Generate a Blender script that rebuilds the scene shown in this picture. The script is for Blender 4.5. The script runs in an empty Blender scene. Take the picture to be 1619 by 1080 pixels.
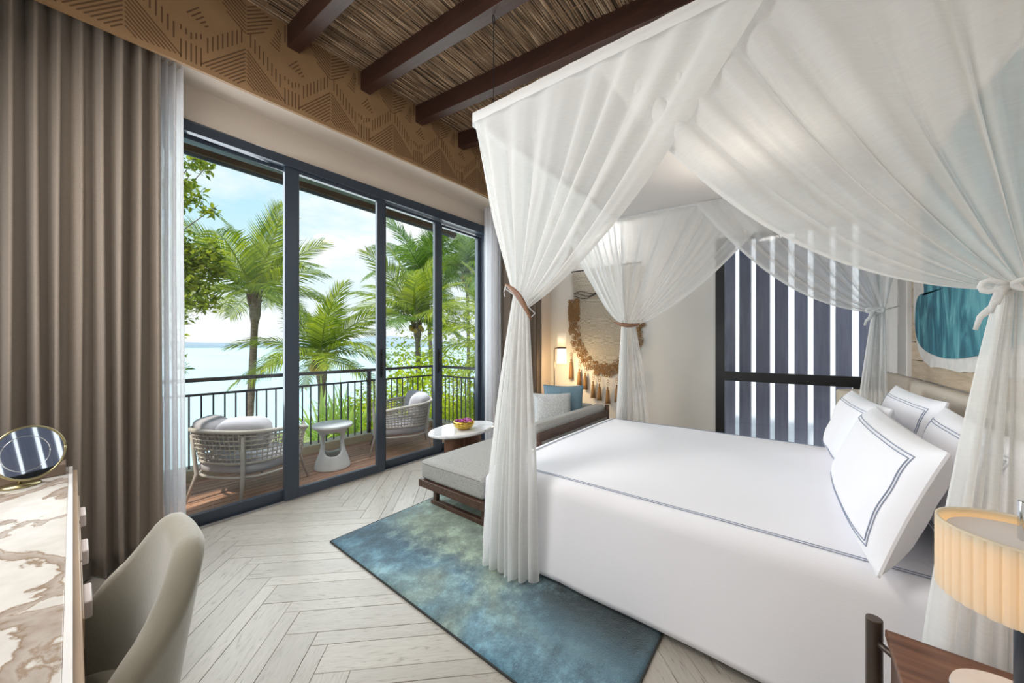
import bpy, math, random
from mathutils import Vector, Matrix, noise
random.seed(7)
PI = math.pi
D = bpy.data
COL = bpy.context.scene.collection
# ------------------------------------------------------------------ camera, world, lights, exposure
SC = bpy.context.scene
cam = D.objects.new('camera', D.cameras.new('camera')); COL.objects.link(cam)
FPX, AZ, HY = 556.24, math.radians(38.692), 545.0
cam.data.sensor_fit = 'HORIZONTAL'; cam.data.sensor_width = 36
cam.data.lens = 36 * FPX / 1619
cam.data.shift_y = (HY - 540) / 1619
cam.data.clip_start = .02; cam.data.clip_end = 20000
cam.location = (0, 0, 1.35)
cam.rotation_euler = (PI/2, 0, AZ - PI/2)
SC.camera = cam
SC.view_settings.view_transform = 'Standard'; SC.view_settings.look = 'None'
SC.view_settings.gamma = 1; SC.view_settings.use_curve_mapping = False
SC.view_settings.exposure = 0.0
SC.cycles.max_bounces = 10; SC.cycles.transparent_max_bounces = 24
SC.cycles.diffuse_bounces = 5; SC.cycles.use_denoising = True
SC.cycles.sample_clamp_indirect = 4

W = D.worlds.new('World'); SC.world = W; W.use_nodes = True
nt = W.node_tree; nt.nodes.clear()
def N(t, kind, **k):
    n = t.nodes.new(kind)
    for a, v in k.items():
        if a.startswith('i_'): n.inputs[a[2:].replace('_', ' ')].default_value = v
        else: setattr(n, a, v)
    return n
def ramp(t, fac, stops, interp='LINEAR'):
    r = t.nodes.new('ShaderNodeValToRGB'); r.color_ramp.interpolation = interp
    while len(r.color_ramp.elements) < len(stops): r.color_ramp.elements.new(.5)
    for e, (p, c) in zip(r.color_ramp.elements, stops):
        e.position = p; e.color = (c[0], c[1], c[2], 1)
    if fac is not None: t.links.new(fac, r.inputs[0])
    return r
tc = N(nt, 'ShaderNodeTexCoord'); sep = N(nt, 'ShaderNodeSeparateXYZ')
nt.links.new(tc.outputs['Generated'], sep.inputs[0])
sky = ramp(nt, sep.outputs['Z'], [(0, (.93, .96, .98)), (.10, (.88, .95, .99)), (.28, (.58, .85, .98)), (.6, (.36, .68, .95)), (1, (.20, .50, .88))])
mp = N(nt, 'ShaderNodeMapping'); mp.inputs['Scale'].default_value = (1, 1, 2.6); mp.inputs['Location'].default_value = (.35, .2, .1)
nt.links.new(tc.outputs['Generated'], mp.inputs[0])
nz = N(nt, 'ShaderNodeTexNoise'); nz.inputs['Scale'].default_value = 2.3; nz.inputs['Detail'].default_value = 7; nz.inputs['Roughness'].default_value = .55
nt.links.new(mp.outputs[0], nz.inputs['Vector'])
cl = ramp(nt, nz.outputs[0], [(.47, (0, 0, 0)), (.62, (1, 1, 1))])
mix = N(nt, 'ShaderNodeMix', data_type='RGBA'); nt.links.new(cl.outputs[0], mix.inputs[0]); nt.links.new(sky.outputs[0], mix.inputs[6]); mix.inputs[7].default_value = (1, 1, 1, 1)
bg = N(nt, 'ShaderNodeBackground'); bg.inputs[1].default_value = 1.15
nt.links.new(mix.outputs[2], bg.inputs[0]); wo = N(nt, 'ShaderNodeOutputWorld'); nt.links.new(bg.outputs[0], wo.inputs[0])

def light(name, kind, loc, energy, color=(1, 1, 1), target=None, **k):
    l = D.lights.new(name, kind); l.energy = energy; l.color = color
    for a, v in k.items(): setattr(l, a, v)
    o = D.objects.new(name, l); COL.objects.link(o); o.location = loc
    if target is not None:
        o.rotation_euler = (Vector(target) - Vector(loc)).to_track_quat('-Z', 'Y').to_euler()
    return o
light('sun', 'SUN', (0, 0, 30), 4.6, (1, .95, .84), target=(1.7, .45, 30 - 2.3), angle=math.radians(1.2))
light('door_fill', 'AREA', (2.1, 3.75, 1.9), 112, (.93, .97, 1), target=(2.3, 0, .9), shape='RECTANGLE', size=3.2, size_y=2.4)  # added area light boosting the daylight through the glass doors
light('ceiling_fill', 'AREA', (-.32, 1.75, 3.2), 34, (1, .95, .88), target=(1.2, 1.1, 0), shape='DISK', size=.8)  # added overhead fill to brighten the room, no fixture there
light('rear_fill', 'AREA', (-.72, 2.2, 1.9), 38, (.97, .98, 1), target=(3, .9, 1.1), shape='RECTANGLE', size=1.1, size_y=1.5)  # added fill in front of the solid rear wall, no window behind it
light('corner_fill', 'AREA', (5.02, 2.45, 3.3), 15, (1, .98, .96), target=(4.5, .9, .4), shape='DISK', size=.4)  # extra unseen light put in to lift the far wall
light('canopy_downlight', 'AREA', (2.9, .25, 3.25), 13, (1, .88, .74), target=(2.6, .25, 0), shape='DISK', size=.5)

# ------------------------------------------------------------------ materials
MATS = {}
def mat(name, color=(.8, .8, .8), rough=.6, metal=0, c2=None, scale=8, detail=4, stretch=(1, 1, 1), bump=0, bscale=None, spec=.5, stops=None, coord='Object', emit=0, ecol=None, sheen=0, island=0, dist=.01, distort=0):
    if name in MATS: return MATS[name]
    m = D.materials.new(name); m.use_nodes = True; t = m.node_tree
    b = t.nodes['Principled BSDF']
    b.inputs['Roughness'].default_value = rough; b.inputs['Metallic'].default_value = metal
    b.inputs['Specular IOR Level'].default_value = spec
    b.inputs['Sheen Weight'].default_value = sheen
    b.inputs['Base Color'].default_value = (*color, 1)
    tcn = N(t, 'ShaderNodeTexCoord'); mpn = N(t, 'ShaderNodeMapping'); mpn.inputs['Scale'].default_value = stretch
    t.links.new(tcn.outputs[coord], mpn.inputs[0])
    nzn = N(t, 'ShaderNodeTexNoise'); nzn.inputs['Scale'].default_value = scale; nzn.inputs['Detail'].default_value = detail; nzn.inputs['Distortion'].default_value = distort
    t.links.new(mpn.outputs[0], nzn.inputs['Vector'])
    st = stops or [(.3, color), (.7, c2 or tuple(x * .9 for x in color))]
    r = ramp(t, nzn.outputs[0], st)
    out = r.outputs[0]
    if island:
        g = N(t, 'ShaderNodeNewGeometry'); oi = N(t, 'ShaderNodeObjectInfo')
        ad = N(t, 'ShaderNodeMath', operation='ADD'); t.links.new(g.outputs['Random Per Island'], ad.inputs[0]); t.links.new(oi.outputs['Random'], ad.inputs[1])
        fr = N(t, 'ShaderNodeMath', operation='FRACT'); t.links.new(ad.outputs[0], fr.inputs[0])
        mr = N(t, 'ShaderNodeMapRange'); mr.inputs[3].default_value = 1 - island; mr.inputs[4].default_value = 1 + island * .6
        t.links.new(fr.outputs[0], mr.inputs[0])
        hv = N(t, 'ShaderNodeHueSaturation'); t.links.new(mr.outputs[0], hv.inputs['Value']); t.links.new(out, hv.inputs['Color']); out = hv.outputs[0]
    t.links.new(out, b.inputs['Base Color'])
    if bump:
        bn = N(t, 'ShaderNodeBump'); bn.inputs['Strength'].default_value = bump; bn.inputs['Distance'].default_value = dist
        n2 = N(t, 'ShaderNodeTexNoise'); n2.inputs['Scale'].default_value = bscale or scale; n2.inputs['Detail'].default_value = 5
        t.links.new(mpn.outputs[0], n2.inputs['Vector']); t.links.new(n2.outputs[0], bn.inputs['Height']); t.links.new(bn.outputs[0], b.inputs['Normal'])
    if emit:
        b.inputs['Emission Strength'].default_value = emit; b.inputs['Emission Color'].default_value = (*(ecol or color), 1)
    MATS[name] = m; return m
def sheer(name, color, alpha, trans=.5):
    m = D.materials.new(name); m.use_nodes = True; t = m.node_tree; t.nodes.clear()
    o = N(t, 'ShaderNodeOutputMaterial'); di = N(t, 'ShaderNodeBsdfDiffuse'); tr = N(t, 'ShaderNodeBsdfTranslucent'); tp = N(t, 'ShaderNodeBsdfTransparent')
    di.inputs[0].default_value = (*color, 1); tr.inputs[0].default_value = (*color, 1)
    m1 = N(t, 'ShaderNodeMixShader'); m1.inputs[0].default_value = trans; m2 = N(t, 'ShaderNodeMixShader')
    t.links.new(di.outputs[0], m1.inputs[1]); t.links.new(tr.outputs[0], m1.inputs[2])
    lw = N(t, 'ShaderNodeLayerWeight'); lw.inputs[0].default_value = .45
    tcn = N(t, 'ShaderNodeTexCoord'); wv = N(t, 'ShaderNodeTexNoise'); wv.inputs['Scale'].default_value = 22; mpn = N(t, 'ShaderNodeMapping'); mpn.inputs['Scale'].default_value = (1, 1, 9)
    t.links.new(tcn.outputs['Object'], mpn.inputs[0]); t.links.new(mpn.outputs[0], wv.inputs[0])
    mr = N(t, 'ShaderNodeMapRange'); mr.inputs[1].default_value = 0; mr.inputs[2].default_value = .9; mr.inputs[3].default_value = alpha; mr.inputs[4].default_value = min(.99, alpha + .42)
    t.links.new(lw.outputs['Facing'], mr.inputs[0])
    md = N(t, 'ShaderNodeMath', operation='MULTIPLY_ADD'); md.inputs[1].default_value = .10; t.links.new(wv.outputs[0], md.inputs[0]); t.links.new(mr.outputs[0], md.inputs[2]); md.use_clamp = True
    sb = N(t, 'ShaderNodeMath', operation='SUBTRACT'); sb.inputs[1].default_value = .05; sb.use_clamp = True; t.links.new(md.outputs[0], sb.inputs[0])
    t.links.new(sb.outputs[0], m2.inputs[0]); t.links.new(tp.outputs[0], m2.inputs[1]); t.links.new(m1.outputs[0], m2.inputs[2]); t.links.new(m2.outputs[0], o.inputs[0])
    MATS[name] = m; return m
def glass(name, tint=(.96, .98, .98), refl=.08):
    m = D.materials.new(name); m.use_nodes = True; t = m.node_tree; t.nodes.clear()
    o = N(t, 'ShaderNodeOutputMaterial'); tp = N(t, 'ShaderNodeBsdfTransparent'); gl = N(t, 'ShaderNodeBsdfGlossy'); gl.inputs['Roughness'].default_value = .01
    tp.inputs[0].default_value = (*tint, 1); lw = N(t, 'ShaderNodeLayerWeight'); lw.inputs[0].default_value = .25
    mr = N(t, 'ShaderNodeMapRange'); mr.inputs[3].default_value = refl * .2; mr.inputs[4].default_value = .35
    t.links.new(lw.outputs['Fresnel'], mr.inputs[0]); mx = N(t, 'ShaderNodeMixShader')
    t.links.new(mr.outputs[0], mx.inputs[0]); t.links.new(tp.outputs[0], mx.inputs[1]); t.links.new(gl.outputs[0], mx.inputs[2]); t.links.new(mx.outputs[0], o.inputs[0])
    MATS[name] = m; return m
def leafmat(name, c1, c2, tl=.45):
    m = D.materials.new(name); m.use_nodes = True; t = m.node_tree; t.nodes.clear()
    o = N(t, 'ShaderNodeOutputMaterial'); g = N(t, 'ShaderNodeNewGeometry')
    r = ramp(t, g.outputs['Random Per Island'], [(0, c1), (1, c2)])
    di = N(t, 'ShaderNodeBsdfPrincipled'); di.inputs['Roughness'].default_value = .45; tr = N(t, 'ShaderNodeBsdfTranslucent')
    hs = N(t, 'ShaderNodeHueSaturation'); hs.inputs['Value'].default_value = 1.3; t.links.new(r.outputs[0], hs.inputs['Color'])
    mx = N(t, 'ShaderNodeMixShader'); mx.inputs[0].default_value = tl
    t.links.new(r.outputs[0], di.inputs['Base Color']); t.links.new(hs.outputs[0], tr.inputs[0]); t.links.new(di.outputs[0], mx.inputs[1]); t.links.new(tr.outputs[0], mx.inputs[2]); t.links.new(mx.outputs[0], o.inputs[0])
    MATS[name] = m; return m

M_far = mat('pale_plaster', (.82, .815, .785), .85, c2=(.79, .785, .755), scale=3, bump=.15, bscale=60)
M_plaster_shade = mat('shade_toned_plaster', (.63, .55, .47), .85, c2=(.60, .52, .445), scale=3, bump=.15, bscale=60)  # low light over the doors painted in; the plaster itself is paler
M_white = mat('white_plaster', (.86, .85, .84), .8, c2=(.82, .81, .80), scale=3)
M_fascia = mat('tan_carved_board', (.36, .215, .105), .6, c2=(.31, .18, .088), scale=5, bump=.2, bscale=90)
M_groove_shade = mat('painted_groove_shade', (.15, .078, .038), .8)  # shade inside the fascia cuts, painted as dark brown
M_beam = mat('dark_timber', (.052, .019, .012), .45, c2=(.030, .011, .008), scale=6, stretch=(8, .6, 8), bump=.15, bscale=20)
M_reed = mat('reed', stops=[(.25, (.10, .055, .028)), (.5, (.30, .185, .105)), (.8, (.72, .54, .36))], scale=3, stretch=(1.5, 14, 14), rough=.7, island=.55)
M_reedb = mat('reed_back', (.07, .045, .028), .9)
M_oak = mat('pale_oak', stops=[(.28, (.25, .215, .175)), (.40, (.42, .385, .335)), (.75, (.49, .455, .405))], scale=7, detail=10, stretch=(1.0, 7, 1), rough=.34, bump=.2, bscale=16, island=.10, coord='Object', dist=.002, distort=2.2)
M_gap = mat('floor_subfloor', (.16, .13, .10), .9)
M_frame = mat('blue_black_aluminium', (.040, .054, .076), .35, c2=(.046, .061, .085), scale=3)
M_black = mat('black_aluminium', (.012, .013, .016), .4)
M_bead = mat('glazing_bead', (.07, .08, .10), .5)
M_track = mat('steel_track', (.5, .5, .52), .3, 1)
M_deck = mat('deck_timber', stops=[(.3, (.30, .14, .085)), (.5, (.43, .22, .14)), (.75, (.55, .31, .205))], scale=6, stretch=(.8, 12, 3), rough=.55, bump=.2, bscale=20, island=.22)
M_curb = mat('sandy_stone', (.58, .50, .36), .8, c2=(.50, .42, .30), scale=12, bump=.2)
M_eave = mat('eave_timber', (.10, .065, .045), .6, c2=(.07, .045, .03), scale=4)
M_soffit = mat('soffit_timber', (.42, .27, .14), .6, c2=(.36, .22, .11), scale=4, stretch=(1, 10, 1))
M_linen = mat('white_cotton', (.935, .93, .98), .75, c2=(.925, .92, .975), scale=2, bump=.08, bscale=220, sheen=.2)
M_pipe = mat('slate_blue_thread', (.30, .345, .46), .7)
M_plinth = mat('bed_plinth', (.16, .13, .11), .6)
M_sheer = sheer('white_voile', (.94, .938, .93), .58, .5)
M_sheer_hem = sheer('voile_hem', (.92, .92, .92), .85, .4)
M_canopy = sheer('canopy_cloth', (.90, .89, .89), .96, .35)
M_winsheer = sheer('window_voile', (.88, .88, .90), .55, .55)
M_taupe = mat('taupe_curtain', (.265, .215, .170), .9, c2=(.23, .185, .148), scale=40, stretch=(1, 1, 6), bump=.2, bscale=160, sheen=.3)
M_grey = mat('grey_upholstery', stops=[(.35, (.28, .27, .25)), (.6, (.43, .42, .40))], scale=160, rough=.95, bump=.35, bscale=300, dist=.002)
M_blue = mat('blue_cushion', (.14, .23, .29), .9, c2=(.18, .28, .34), scale=60, bump=.3, bscale=250, dist=.002)
M_pale = mat('pale_cushion', stops=[(.35, (.42, .43, .43)), (.6, (.62, .62, .62))], scale=90, rough=.95, bump=.4, bscale=200, dist=.002)
M_walnut = mat('dark_walnut', stops=[(.3, (.050, .026, .017)), (.7, (.12, .062, .040))], scale=5, stretch=(1, 10, 10), rough=.42)
M_walnutx = mat('walnut_top', stops=[(.3, (.085, .036, .020)), (.55, (.17, .078, .045)), (.8, (.24, .12, .07))], scale=4, detail=8, stretch=(12, 1.2, 1), rough=.38)
M_bronze = mat('bronze_metal', (.10, .075, .062), .35, .6)
M_tie = mat('tie_wood', (.20, .095, .05), .45, c2=(.27, .14, .08), scale=12)
M_marble = mat('white_marble', stops=[(.35, (.86, .86, .87)), (.5, (.84, .84, .85)), (.56, (.66, .67, .69)), (.62, (.85, .85, .86))], scale=3, detail=8, rough=.08, distort=1.2)
M_chairfab = mat('olive_taupe_velvet', (.235, .215, .165), .85, c2=(.275, .25, .195), scale=6, sheen=.6, bump=.1, bscale=120)
M_teakf = mat('pale_taupe_metal', (.50, .44, .39), .5)
M_rope = mat('taupe_rope', (.50, .44, .385), .85, c2=(.42, .36, .31), scale=60, bump=.4, bscale=200, dist=.002)
M_outc = mat('lavender_grey_cushion', (.42, .385, .40), .9, c2=(.46, .425, .44), scale=30, bump=.15, bscale=120)
M_ceram = mat('matt_white_ceramic', (.74, .72, .70), .5)
M_gold = mat('gold', (.72, .48, .10), .25, 1, c2=(.45, .30, .06), scale=50)
M_petal = mat('purple_petal', (.42, .05, .35), .6, c2=(.62, .14, .50), scale=60)
M_shade = sheer('lampshade_paper', (.90, .88, .84), .97, .6)
M_lit = mat('lit_lampshade', (1, .85, .6), .8, emit=3.2, ecol=(1, .80, .50))
M_pleat = sheer('pleated_shade', (.90, .84, .72), .97, .5)
M_pleatin = sheer('shade_lining', (.92, .78, .56), .9, .6)
M_diff = mat('shade_diffuser', (.78, .72, .69), .6)
M_chrome = mat('chrome', (.75, .77, .8), .12, 1)
M_brass = mat('aged_brass', (.42, .36, .20), .3, 1)
M_mirror = mat('mirror_glass', (.88, .90, .93), .02, 1, c2=(.88, .90, .93))
M_brownbox = mat('brown_leather', (.17, .12, .09), .6, c2=(.20, .14, .105), scale=20, bump=.1)
M_oaktrim = mat('oak_edge', (.42, .30, .21), .5, c2=(.48, .35, .25), scale=6, stretch=(8, 1, 8))
M_pinkpull = mat('pale_pull', (.72, .64, .62), .5)
M_headb = mat('beige_headboard', stops=[(.35, (.52, .46, .39)), (.6, (.60, .54, .46))], scale=220, rough=.95, bump=.3, bscale=300, dist=.001)
M_boards = mat('pale_oak_board', stops=[(.3, (.46, .36, .25)), (.55, (.60, .49, .36)), (.8, (.66, .55, .42))], scale=4, detail=8, stretch=(1, 6, 10), rough=.55, island=.12, distort=1)
M_cord = mat('cream_cord', (.78, .74, .65), .9, c2=(.62, .58, .49), scale=50, bump=.5, bscale=150)
M_jute = mat('brown_jute', (.36, .22, .10), .9, c2=(.25, .14, .06), scale=60, bump=.5, bscale=150)
M_dcord = mat('black_cord', (.05, .045, .04), .9)
M_slat = mat('louvre_slat', (.40, .40, .47), .7, c2=(.30, .30, .36), scale=3, stretch=(10, 10, .7), bump=.2, bscale=10, island=.25)
M_trunk = mat('palm_trunk', stops=[(.3, (.10, .075, .055)), (.7, (.28, .22, .17))], scale=6, stretch=(1, 1, 5), rough=.9, bump=.6, bscale=14, dist=.03)
M_branch = mat('branch_bark', (.16, .12, .08), .9)
M_glass = glass('clear_glass'); M_glass2 = glass('window_glass', (.90, .92, .97), .12)
M_frond = leafmat('palm_leaf', (.10, .175, .008), (.42, .47, .025), .38)
M_frondd = leafmat('palm_leaf_deep', (.07, .16, .02), (.22, .34, .045), .35)
M_leaf = leafmat('broad_leaf', (.05, .12, .010), (.42, .46, .035), .40)
M_lime = leafmat('lime_leaf', (.28, .40, .01), (.74, .78, .03), .5)
M_grass = leafmat('strap_leaf', (.20, .36, .04), (.50, .62, .14), .4)
M_coco = mat('coconut_husk', (.55, .36, .06), .6, c2=(.40, .28, .05), scale=8)
M_boot = mat('palm_boot', (.10, .065, .04), .9, c2=(.16, .10, .06), scale=20)
M_ground = mat('scrub_ground', (.16, .22, .05), .95, c2=(.30, .30, .12), scale=1.5, detail=8, bump=.5)
M_sand = mat('pale_sand', (.82, .80, .74), .9)
M_sea = mat('shallow_sea', stops=[(.3, (.50, .74, .80)), (.7, (.62, .82, .86))], scale=.03, rough=.28, stretch=(1, .3, 1), bump=.25, bscale=1.2, spec=.4)
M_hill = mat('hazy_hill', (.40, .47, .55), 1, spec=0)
M_backdrop = mat('bright_backdrop', (.92, .92, .90), .9)  # white for the added backdrop behind the louvre

def rug_mat():
    m = D.materials.new('teal_rug'); m.use_nodes = True; t = m.node_tree; b = t.nodes['Principled BSDF']; b.inputs['Roughness'].default_value = 1; b.inputs['Sheen Weight'].default_value = .3
    c = N(t, 'ShaderNodeTexCoord')
    n1 = N(t, 'ShaderNodeTexNoise'); n1.inputs['Scale'].default_value = 1.25; n1.inputs['Detail'].default_value = 3; n1.inputs['Distortion'].default_value = .8
    n2 = N(t, 'ShaderNodeTexNoise'); n2.inputs['Scale'].default_value = 7; n2.inputs['Detail'].default_value = 10; n2.inputs['Roughness'].default_value = .78
    mpr = N(t, 'ShaderNodeMapping'); mpr.inputs['Location'].default_value = (4.2, 2.3, 0); t.links.new(c.outputs['Object'], mpr.inputs[0])
    for n in (n1, n2): t.links.new(mpr.outputs[0], n.inputs['Vector'])
    r1 = ramp(t, n1.outputs[0], [(.28, (.030, .070, .10)), (.40, (.080, .175, .24)), (.50, (.155, .29, .37)), (.57, (.20, .31, .32)), (.68, (.36, .44, .37))])
    r2 = ramp(t, n2.outputs[0], [(.32, (.42, .42, .42)), (.50, (.95, .95, .95)), (.66, (1.9, 1.9, 1.85))])
    sx = N(t, 'ShaderNodeSeparateXYZ'); t.links.new(c.outputs['Object'], sx.inputs[0])
    def band(sock, a, b_, c_, d):      # 0 outside a..d, 1 between b_ and c_
        return ramp(t, sock, [(a, (0, 0, 0)), (b_, (1, 1, 1)), (c_, (1, 1, 1)), (d, (0, 0, 0))]).outputs[0]
    def scaled(sock): 
        q = N(t, 'ShaderNodeMath', operation='MULTIPLY_ADD'); q.inputs[1].default_value = .25; q.inputs[2].default_value = 0; t.links.new(sock, q.inputs[0]); 
        w = N(t, 'ShaderNodeMath', operation='MULTIPLY_ADD'); w.inputs[1].default_value = .16; t.links.new(n2.outputs[0], w.inputs[0]); t.links.new(q.outputs[0], w.inputs[2])
        z = N(t, 'ShaderNodeMath', operation='SUBTRACT'); z.inputs[1].default_value = .08; t.links.new(w.outputs[0], z.inputs[0]); return z.outputs[0]
    X_, Y_ = scaled(sx.outputs[0]), scaled(sx.outputs[1])
    def mul(a, b_): q = N(t, 'ShaderNodeMath', operation='MULTIPLY'); t.links.new(a, q.inputs[0]); t.links.new(b_, q.inputs[1]); return q.outputs[0]
    sage = mul(band(X_, .345, .40, .50, .62), band(Y_, .27, .34, .56, .64))
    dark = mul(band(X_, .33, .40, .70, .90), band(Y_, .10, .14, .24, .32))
    m1 = N(t, 'ShaderNodeMix', data_type='RGBA'); t.links.new(sage, m1.inputs[0]); t.links.new(r1.outputs[0], m1.inputs[6]); m1.inputs[7].default_value = (.25, .32, .25, 1)
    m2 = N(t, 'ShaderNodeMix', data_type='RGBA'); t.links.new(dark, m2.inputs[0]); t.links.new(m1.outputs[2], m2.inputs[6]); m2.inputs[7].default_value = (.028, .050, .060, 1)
    mx = N(t, 'ShaderNodeMix', data_type='RGBA', blend_type='MULTIPLY'); mx.inputs[0].default_value = 1
    t.links.new(m2.outputs[2], mx.inputs[6]); t.links.new(r2.outputs[0], mx.inputs[7]); t.links.new(mx.outputs[2], b.inputs['Base Color'])
    n3 = N(t, 'ShaderNodeTexNoise'); n3.inputs['Scale'].default_value = 170; n3.inputs['Detail'].default_value = 3; t.links.new(c.outputs['Object'], n3.inputs['Vector'])
    bn = N(t, 'ShaderNodeBump'); bn.inputs['Strength'].default_value = .8; bn.inputs['Distance'].default_value = .008; t.links.new(n3.outputs[0], bn.inputs['Height']); t.links.new(bn.outputs[0], b.inputs['Normal'])
    return m
M_rug = rug_mat()
def stone_mat():
    m = D.materials.new('veined_desk_marble'); m.use_nodes = True; t = m.node_tree; b = t.nodes['Principled BSDF']; b.inputs['Roughness'].default_value = .14
    c = N(t, 'ShaderNodeTexCoord'); mp = N(t, 'ShaderNodeMapping'); mp.inputs['Location'].default_value = (.9, .35, 0); mp.inputs['Scale'].default_value = (1, .8, 1); t.links.new(c.outputs['Object'], mp.inputs[0])
    n = N(t, 'ShaderNodeTexNoise'); n.inputs['Scale'].default_value = 3.6; n.inputs['Detail'].default_value = 9; n.inputs['Distortion'].default_value = .5; n.inputs['Roughness'].default_value = .55
    t.links.new(mp.outputs[0], n.inputs['Vector'])
    r = ramp(t, n.outputs[0], [(0, (.74, .72, .69)), (.47, (.72, .69, .65)), (.482, (.30, .21, .14)), (.495, (.40, .33, .28)), (.535, (.50, .44, .39)), (.55, (.33, .24, .17)), (.565, (.70, .67, .63)), (1, (.76, .74, .71))])
    n2 = N(t, 'ShaderNodeTexNoise'); n2.inputs['Scale'].default_value = 14; n2.inputs['Detail'].default_value = 6; t.links.new(c.outputs['Object'], n2.inputs['Vector'])
    r2 = ramp(t, n2.outputs[0], [(.35, (.88, .87, .86)), (.6, (1, 1, 1))])
    mx = N(t, 'ShaderNodeMix', data_type='RGBA', blend_type='MULTIPLY'); mx.inputs[0].default_value = 1
    t.links.new(r.outputs[0], mx.inputs[6]); t.links.new(r2.outputs[0], mx.inputs[7]); t.links.new(mx.outputs[2], b.inputs['Base Color']); return m
M_stone = stone_mat()
def art_mat():
    m = D.materials.new('teal_dyed_artwork'); m.use_nodes = True; t = m.node_tree; b = t.nodes['Principled BSDF']; b.inputs['Roughness'].default_value = .7
    c = N(t, 'ShaderNodeTexCoord'); mp = N(t, 'ShaderNodeMapping'); mp.inputs['Scale'].default_value = (2.6, 1, .9); t.links.new(c.outputs['Object'], mp.inputs[0])
    n = N(t, 'ShaderNodeTexNoise'); n.inputs['Scale'].default_value = 2; n.inputs['Detail'].default_value = 9; n.inputs['Distortion'].default_value = 2.0; t.links.new(mp.outputs[0], n.inputs['Vector'])
    r = ramp(t, n.outputs[0], [(.25, (.008, .05, .085)), (.45, (.02, .14, .20)), (.58, (.07, .28, .34)), (.75, (.22, .50, .55))]); t.links.new(r.outputs[0], b.inputs['Base Color'])
    return m
M_art = art_mat()

# ------------------------------------------------------------------ mesh helpers
class MB:
    def __init__(s): s.v = []; s.f = []; s.mi = []; s.cur = 0
    def add(s, vs, fs):
        o = len(s.v); s.v += [tuple(x) for x in vs]
        for f in fs: s.f.append(tuple(o + i for i in f)); s.mi.append(s.cur)
    def box(s, x0, x1, y0, y1, z0, z1, M=None):
        vs = [Vector((x, y, z)) for z in (z0, z1) for y in (y0, y1) for x in (x0, x1)]
        if M: vs = [M @ v for v in vs]
        s.add(vs, [(0, 2, 3, 1), (4, 5, 7, 6), (0, 1, 5, 4), (2, 6, 7, 3), (0, 4, 6, 2), (1, 3, 7, 5)]); return s
    def tube(s, pts, r, n=8, cap=True, flat=None):
        pts = [Vector(p) for p in pts]; m = len(pts)
        rr = r if isinstance(r, (list, tuple)) else [r] * m
        vs = []; up = None
        for i, p in enumerate(pts):
            t = (pts[min(i + 1, m - 1)] - pts[max(i - 1, 0)]).normalized()
            if up is None: up = Vector((0, 0, 1)) if abs(t.z) < .9 else Vector((1, 0, 0))
            a = t.cross(up)
            if a.length < 1e-6: a = t.orthogonal()
            a.normalize(); b = a.cross(t).normalized(); up = b
            for k in range(n):
                th = 2 * PI * k / n
                vs.append(p + a * math.cos(th) * rr[i] * (flat or 1) + b * math.sin(th) * rr[i])
        fs = [(i*n + k, i*n + (k+1) % n, (i+1)*n + (k+1) % n, (i+1)*n + k) for i in range(m-1) for k in range(n)]
        if cap: fs += [tuple(range(n))[::-1], tuple((m-1)*n + k for k in range(n))]
        s.add(vs, fs); return s
    def lathe(s, prof, c=(0, 0, 0), n=32, sx=1, sy=1):
        vs = [(c[0] + r*sx*math.cos(2*PI*k/n), c[1] + r*sy*math.sin(2*PI*k/n), c[2] + z) for r, z in prof for k in range(n)]
        m = len(prof)
        fs = [(i*n + k, i*n + (k+1) % n, (i+1)*n + (k+1) % n, (i+1)*n + k) for i in range(m-1) for k in range(n)]
        s.add(vs, fs); return s
    def grid(s, fn, nu, nv, wrap=False):
        vs = [fn(i/nu, j/nv) for j in range(nv+1) for i in range(nu + (0 if wrap else 1))]
        w = nu if wrap else nu + 1
        fs = [(j*w + i, j*w + (i+1) % w, (j+1)*w + (i+1) % w, (j+1)*w + i) for j in range(nv) for i in range(nu)]
        s.add(vs, fs); return s
    def prism(s, poly, z0, z1):
        n = len(poly)
        s.add([(x, y, z0) for x, y in poly] + [(x, y, z1) for x, y in poly],
              [tuple(range(n))[::-1], tuple(range(n, 2*n))] + [(i, (i+1) % n, n + (i+1) % n, n + i) for i in range(n)]); return s
    def mesh(s, name, m, smooth=False):
        me = D.meshes.new(name); me.from_pydata(s.v, [], s.f)
        for x in (m if isinstance(m, (list, tuple)) else [m]): me.materials.append(x)
        if any(s.mi): me.polygons.foreach_set('material_index', s.mi)
        if smooth: me.polygons.foreach_set('use_smooth', [True] * len(me.polygons))
        me.update(); return me
    def build(s, name, m, parent=None, smooth=False, bevel=0, sub=0, solid=0, seg=2):
        o = D.objects.new(name, s.mesh(name, m, smooth)); COL.objects.link(o)
        if parent is not None:
            o.parent = parent; o.matrix_parent_inverse = parent_inv(parent)
        if solid: x = o.modifiers.new('solid', 'SOLIDIFY'); x.thickness = solid; x.offset = 0
        if bevel:
            x = o.modifiers.new('bevel', 'BEVEL'); x.width = bevel; x.segments = seg; x.limit_method = 'ANGLE'
            for p in o.data.polygons: p.use_smooth = True
            o.data.set_sharp_from_angle(angle=math.radians(40)) if not smooth else None
        if sub: x = o.modifiers.new('sub', 'SUBSURF'); x.levels = sub; x.render_levels = sub
        return o
WM = {}
def parent_inv(p):
    w = Matrix.Identity(4); q = p
    while q is not None:
        w = q.matrix_parent_inverse @ (Matrix.LocRotScale(q.location, q.rotation_euler, q.scale) @ Matrix.Identity(4)) @ w if False else (q.matrix_parent_inverse @ Matrix.LocRotScale(q.location, q.rotation_euler, q.scale)) @ w
        q = q.parent
    return w.inverted()
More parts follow.
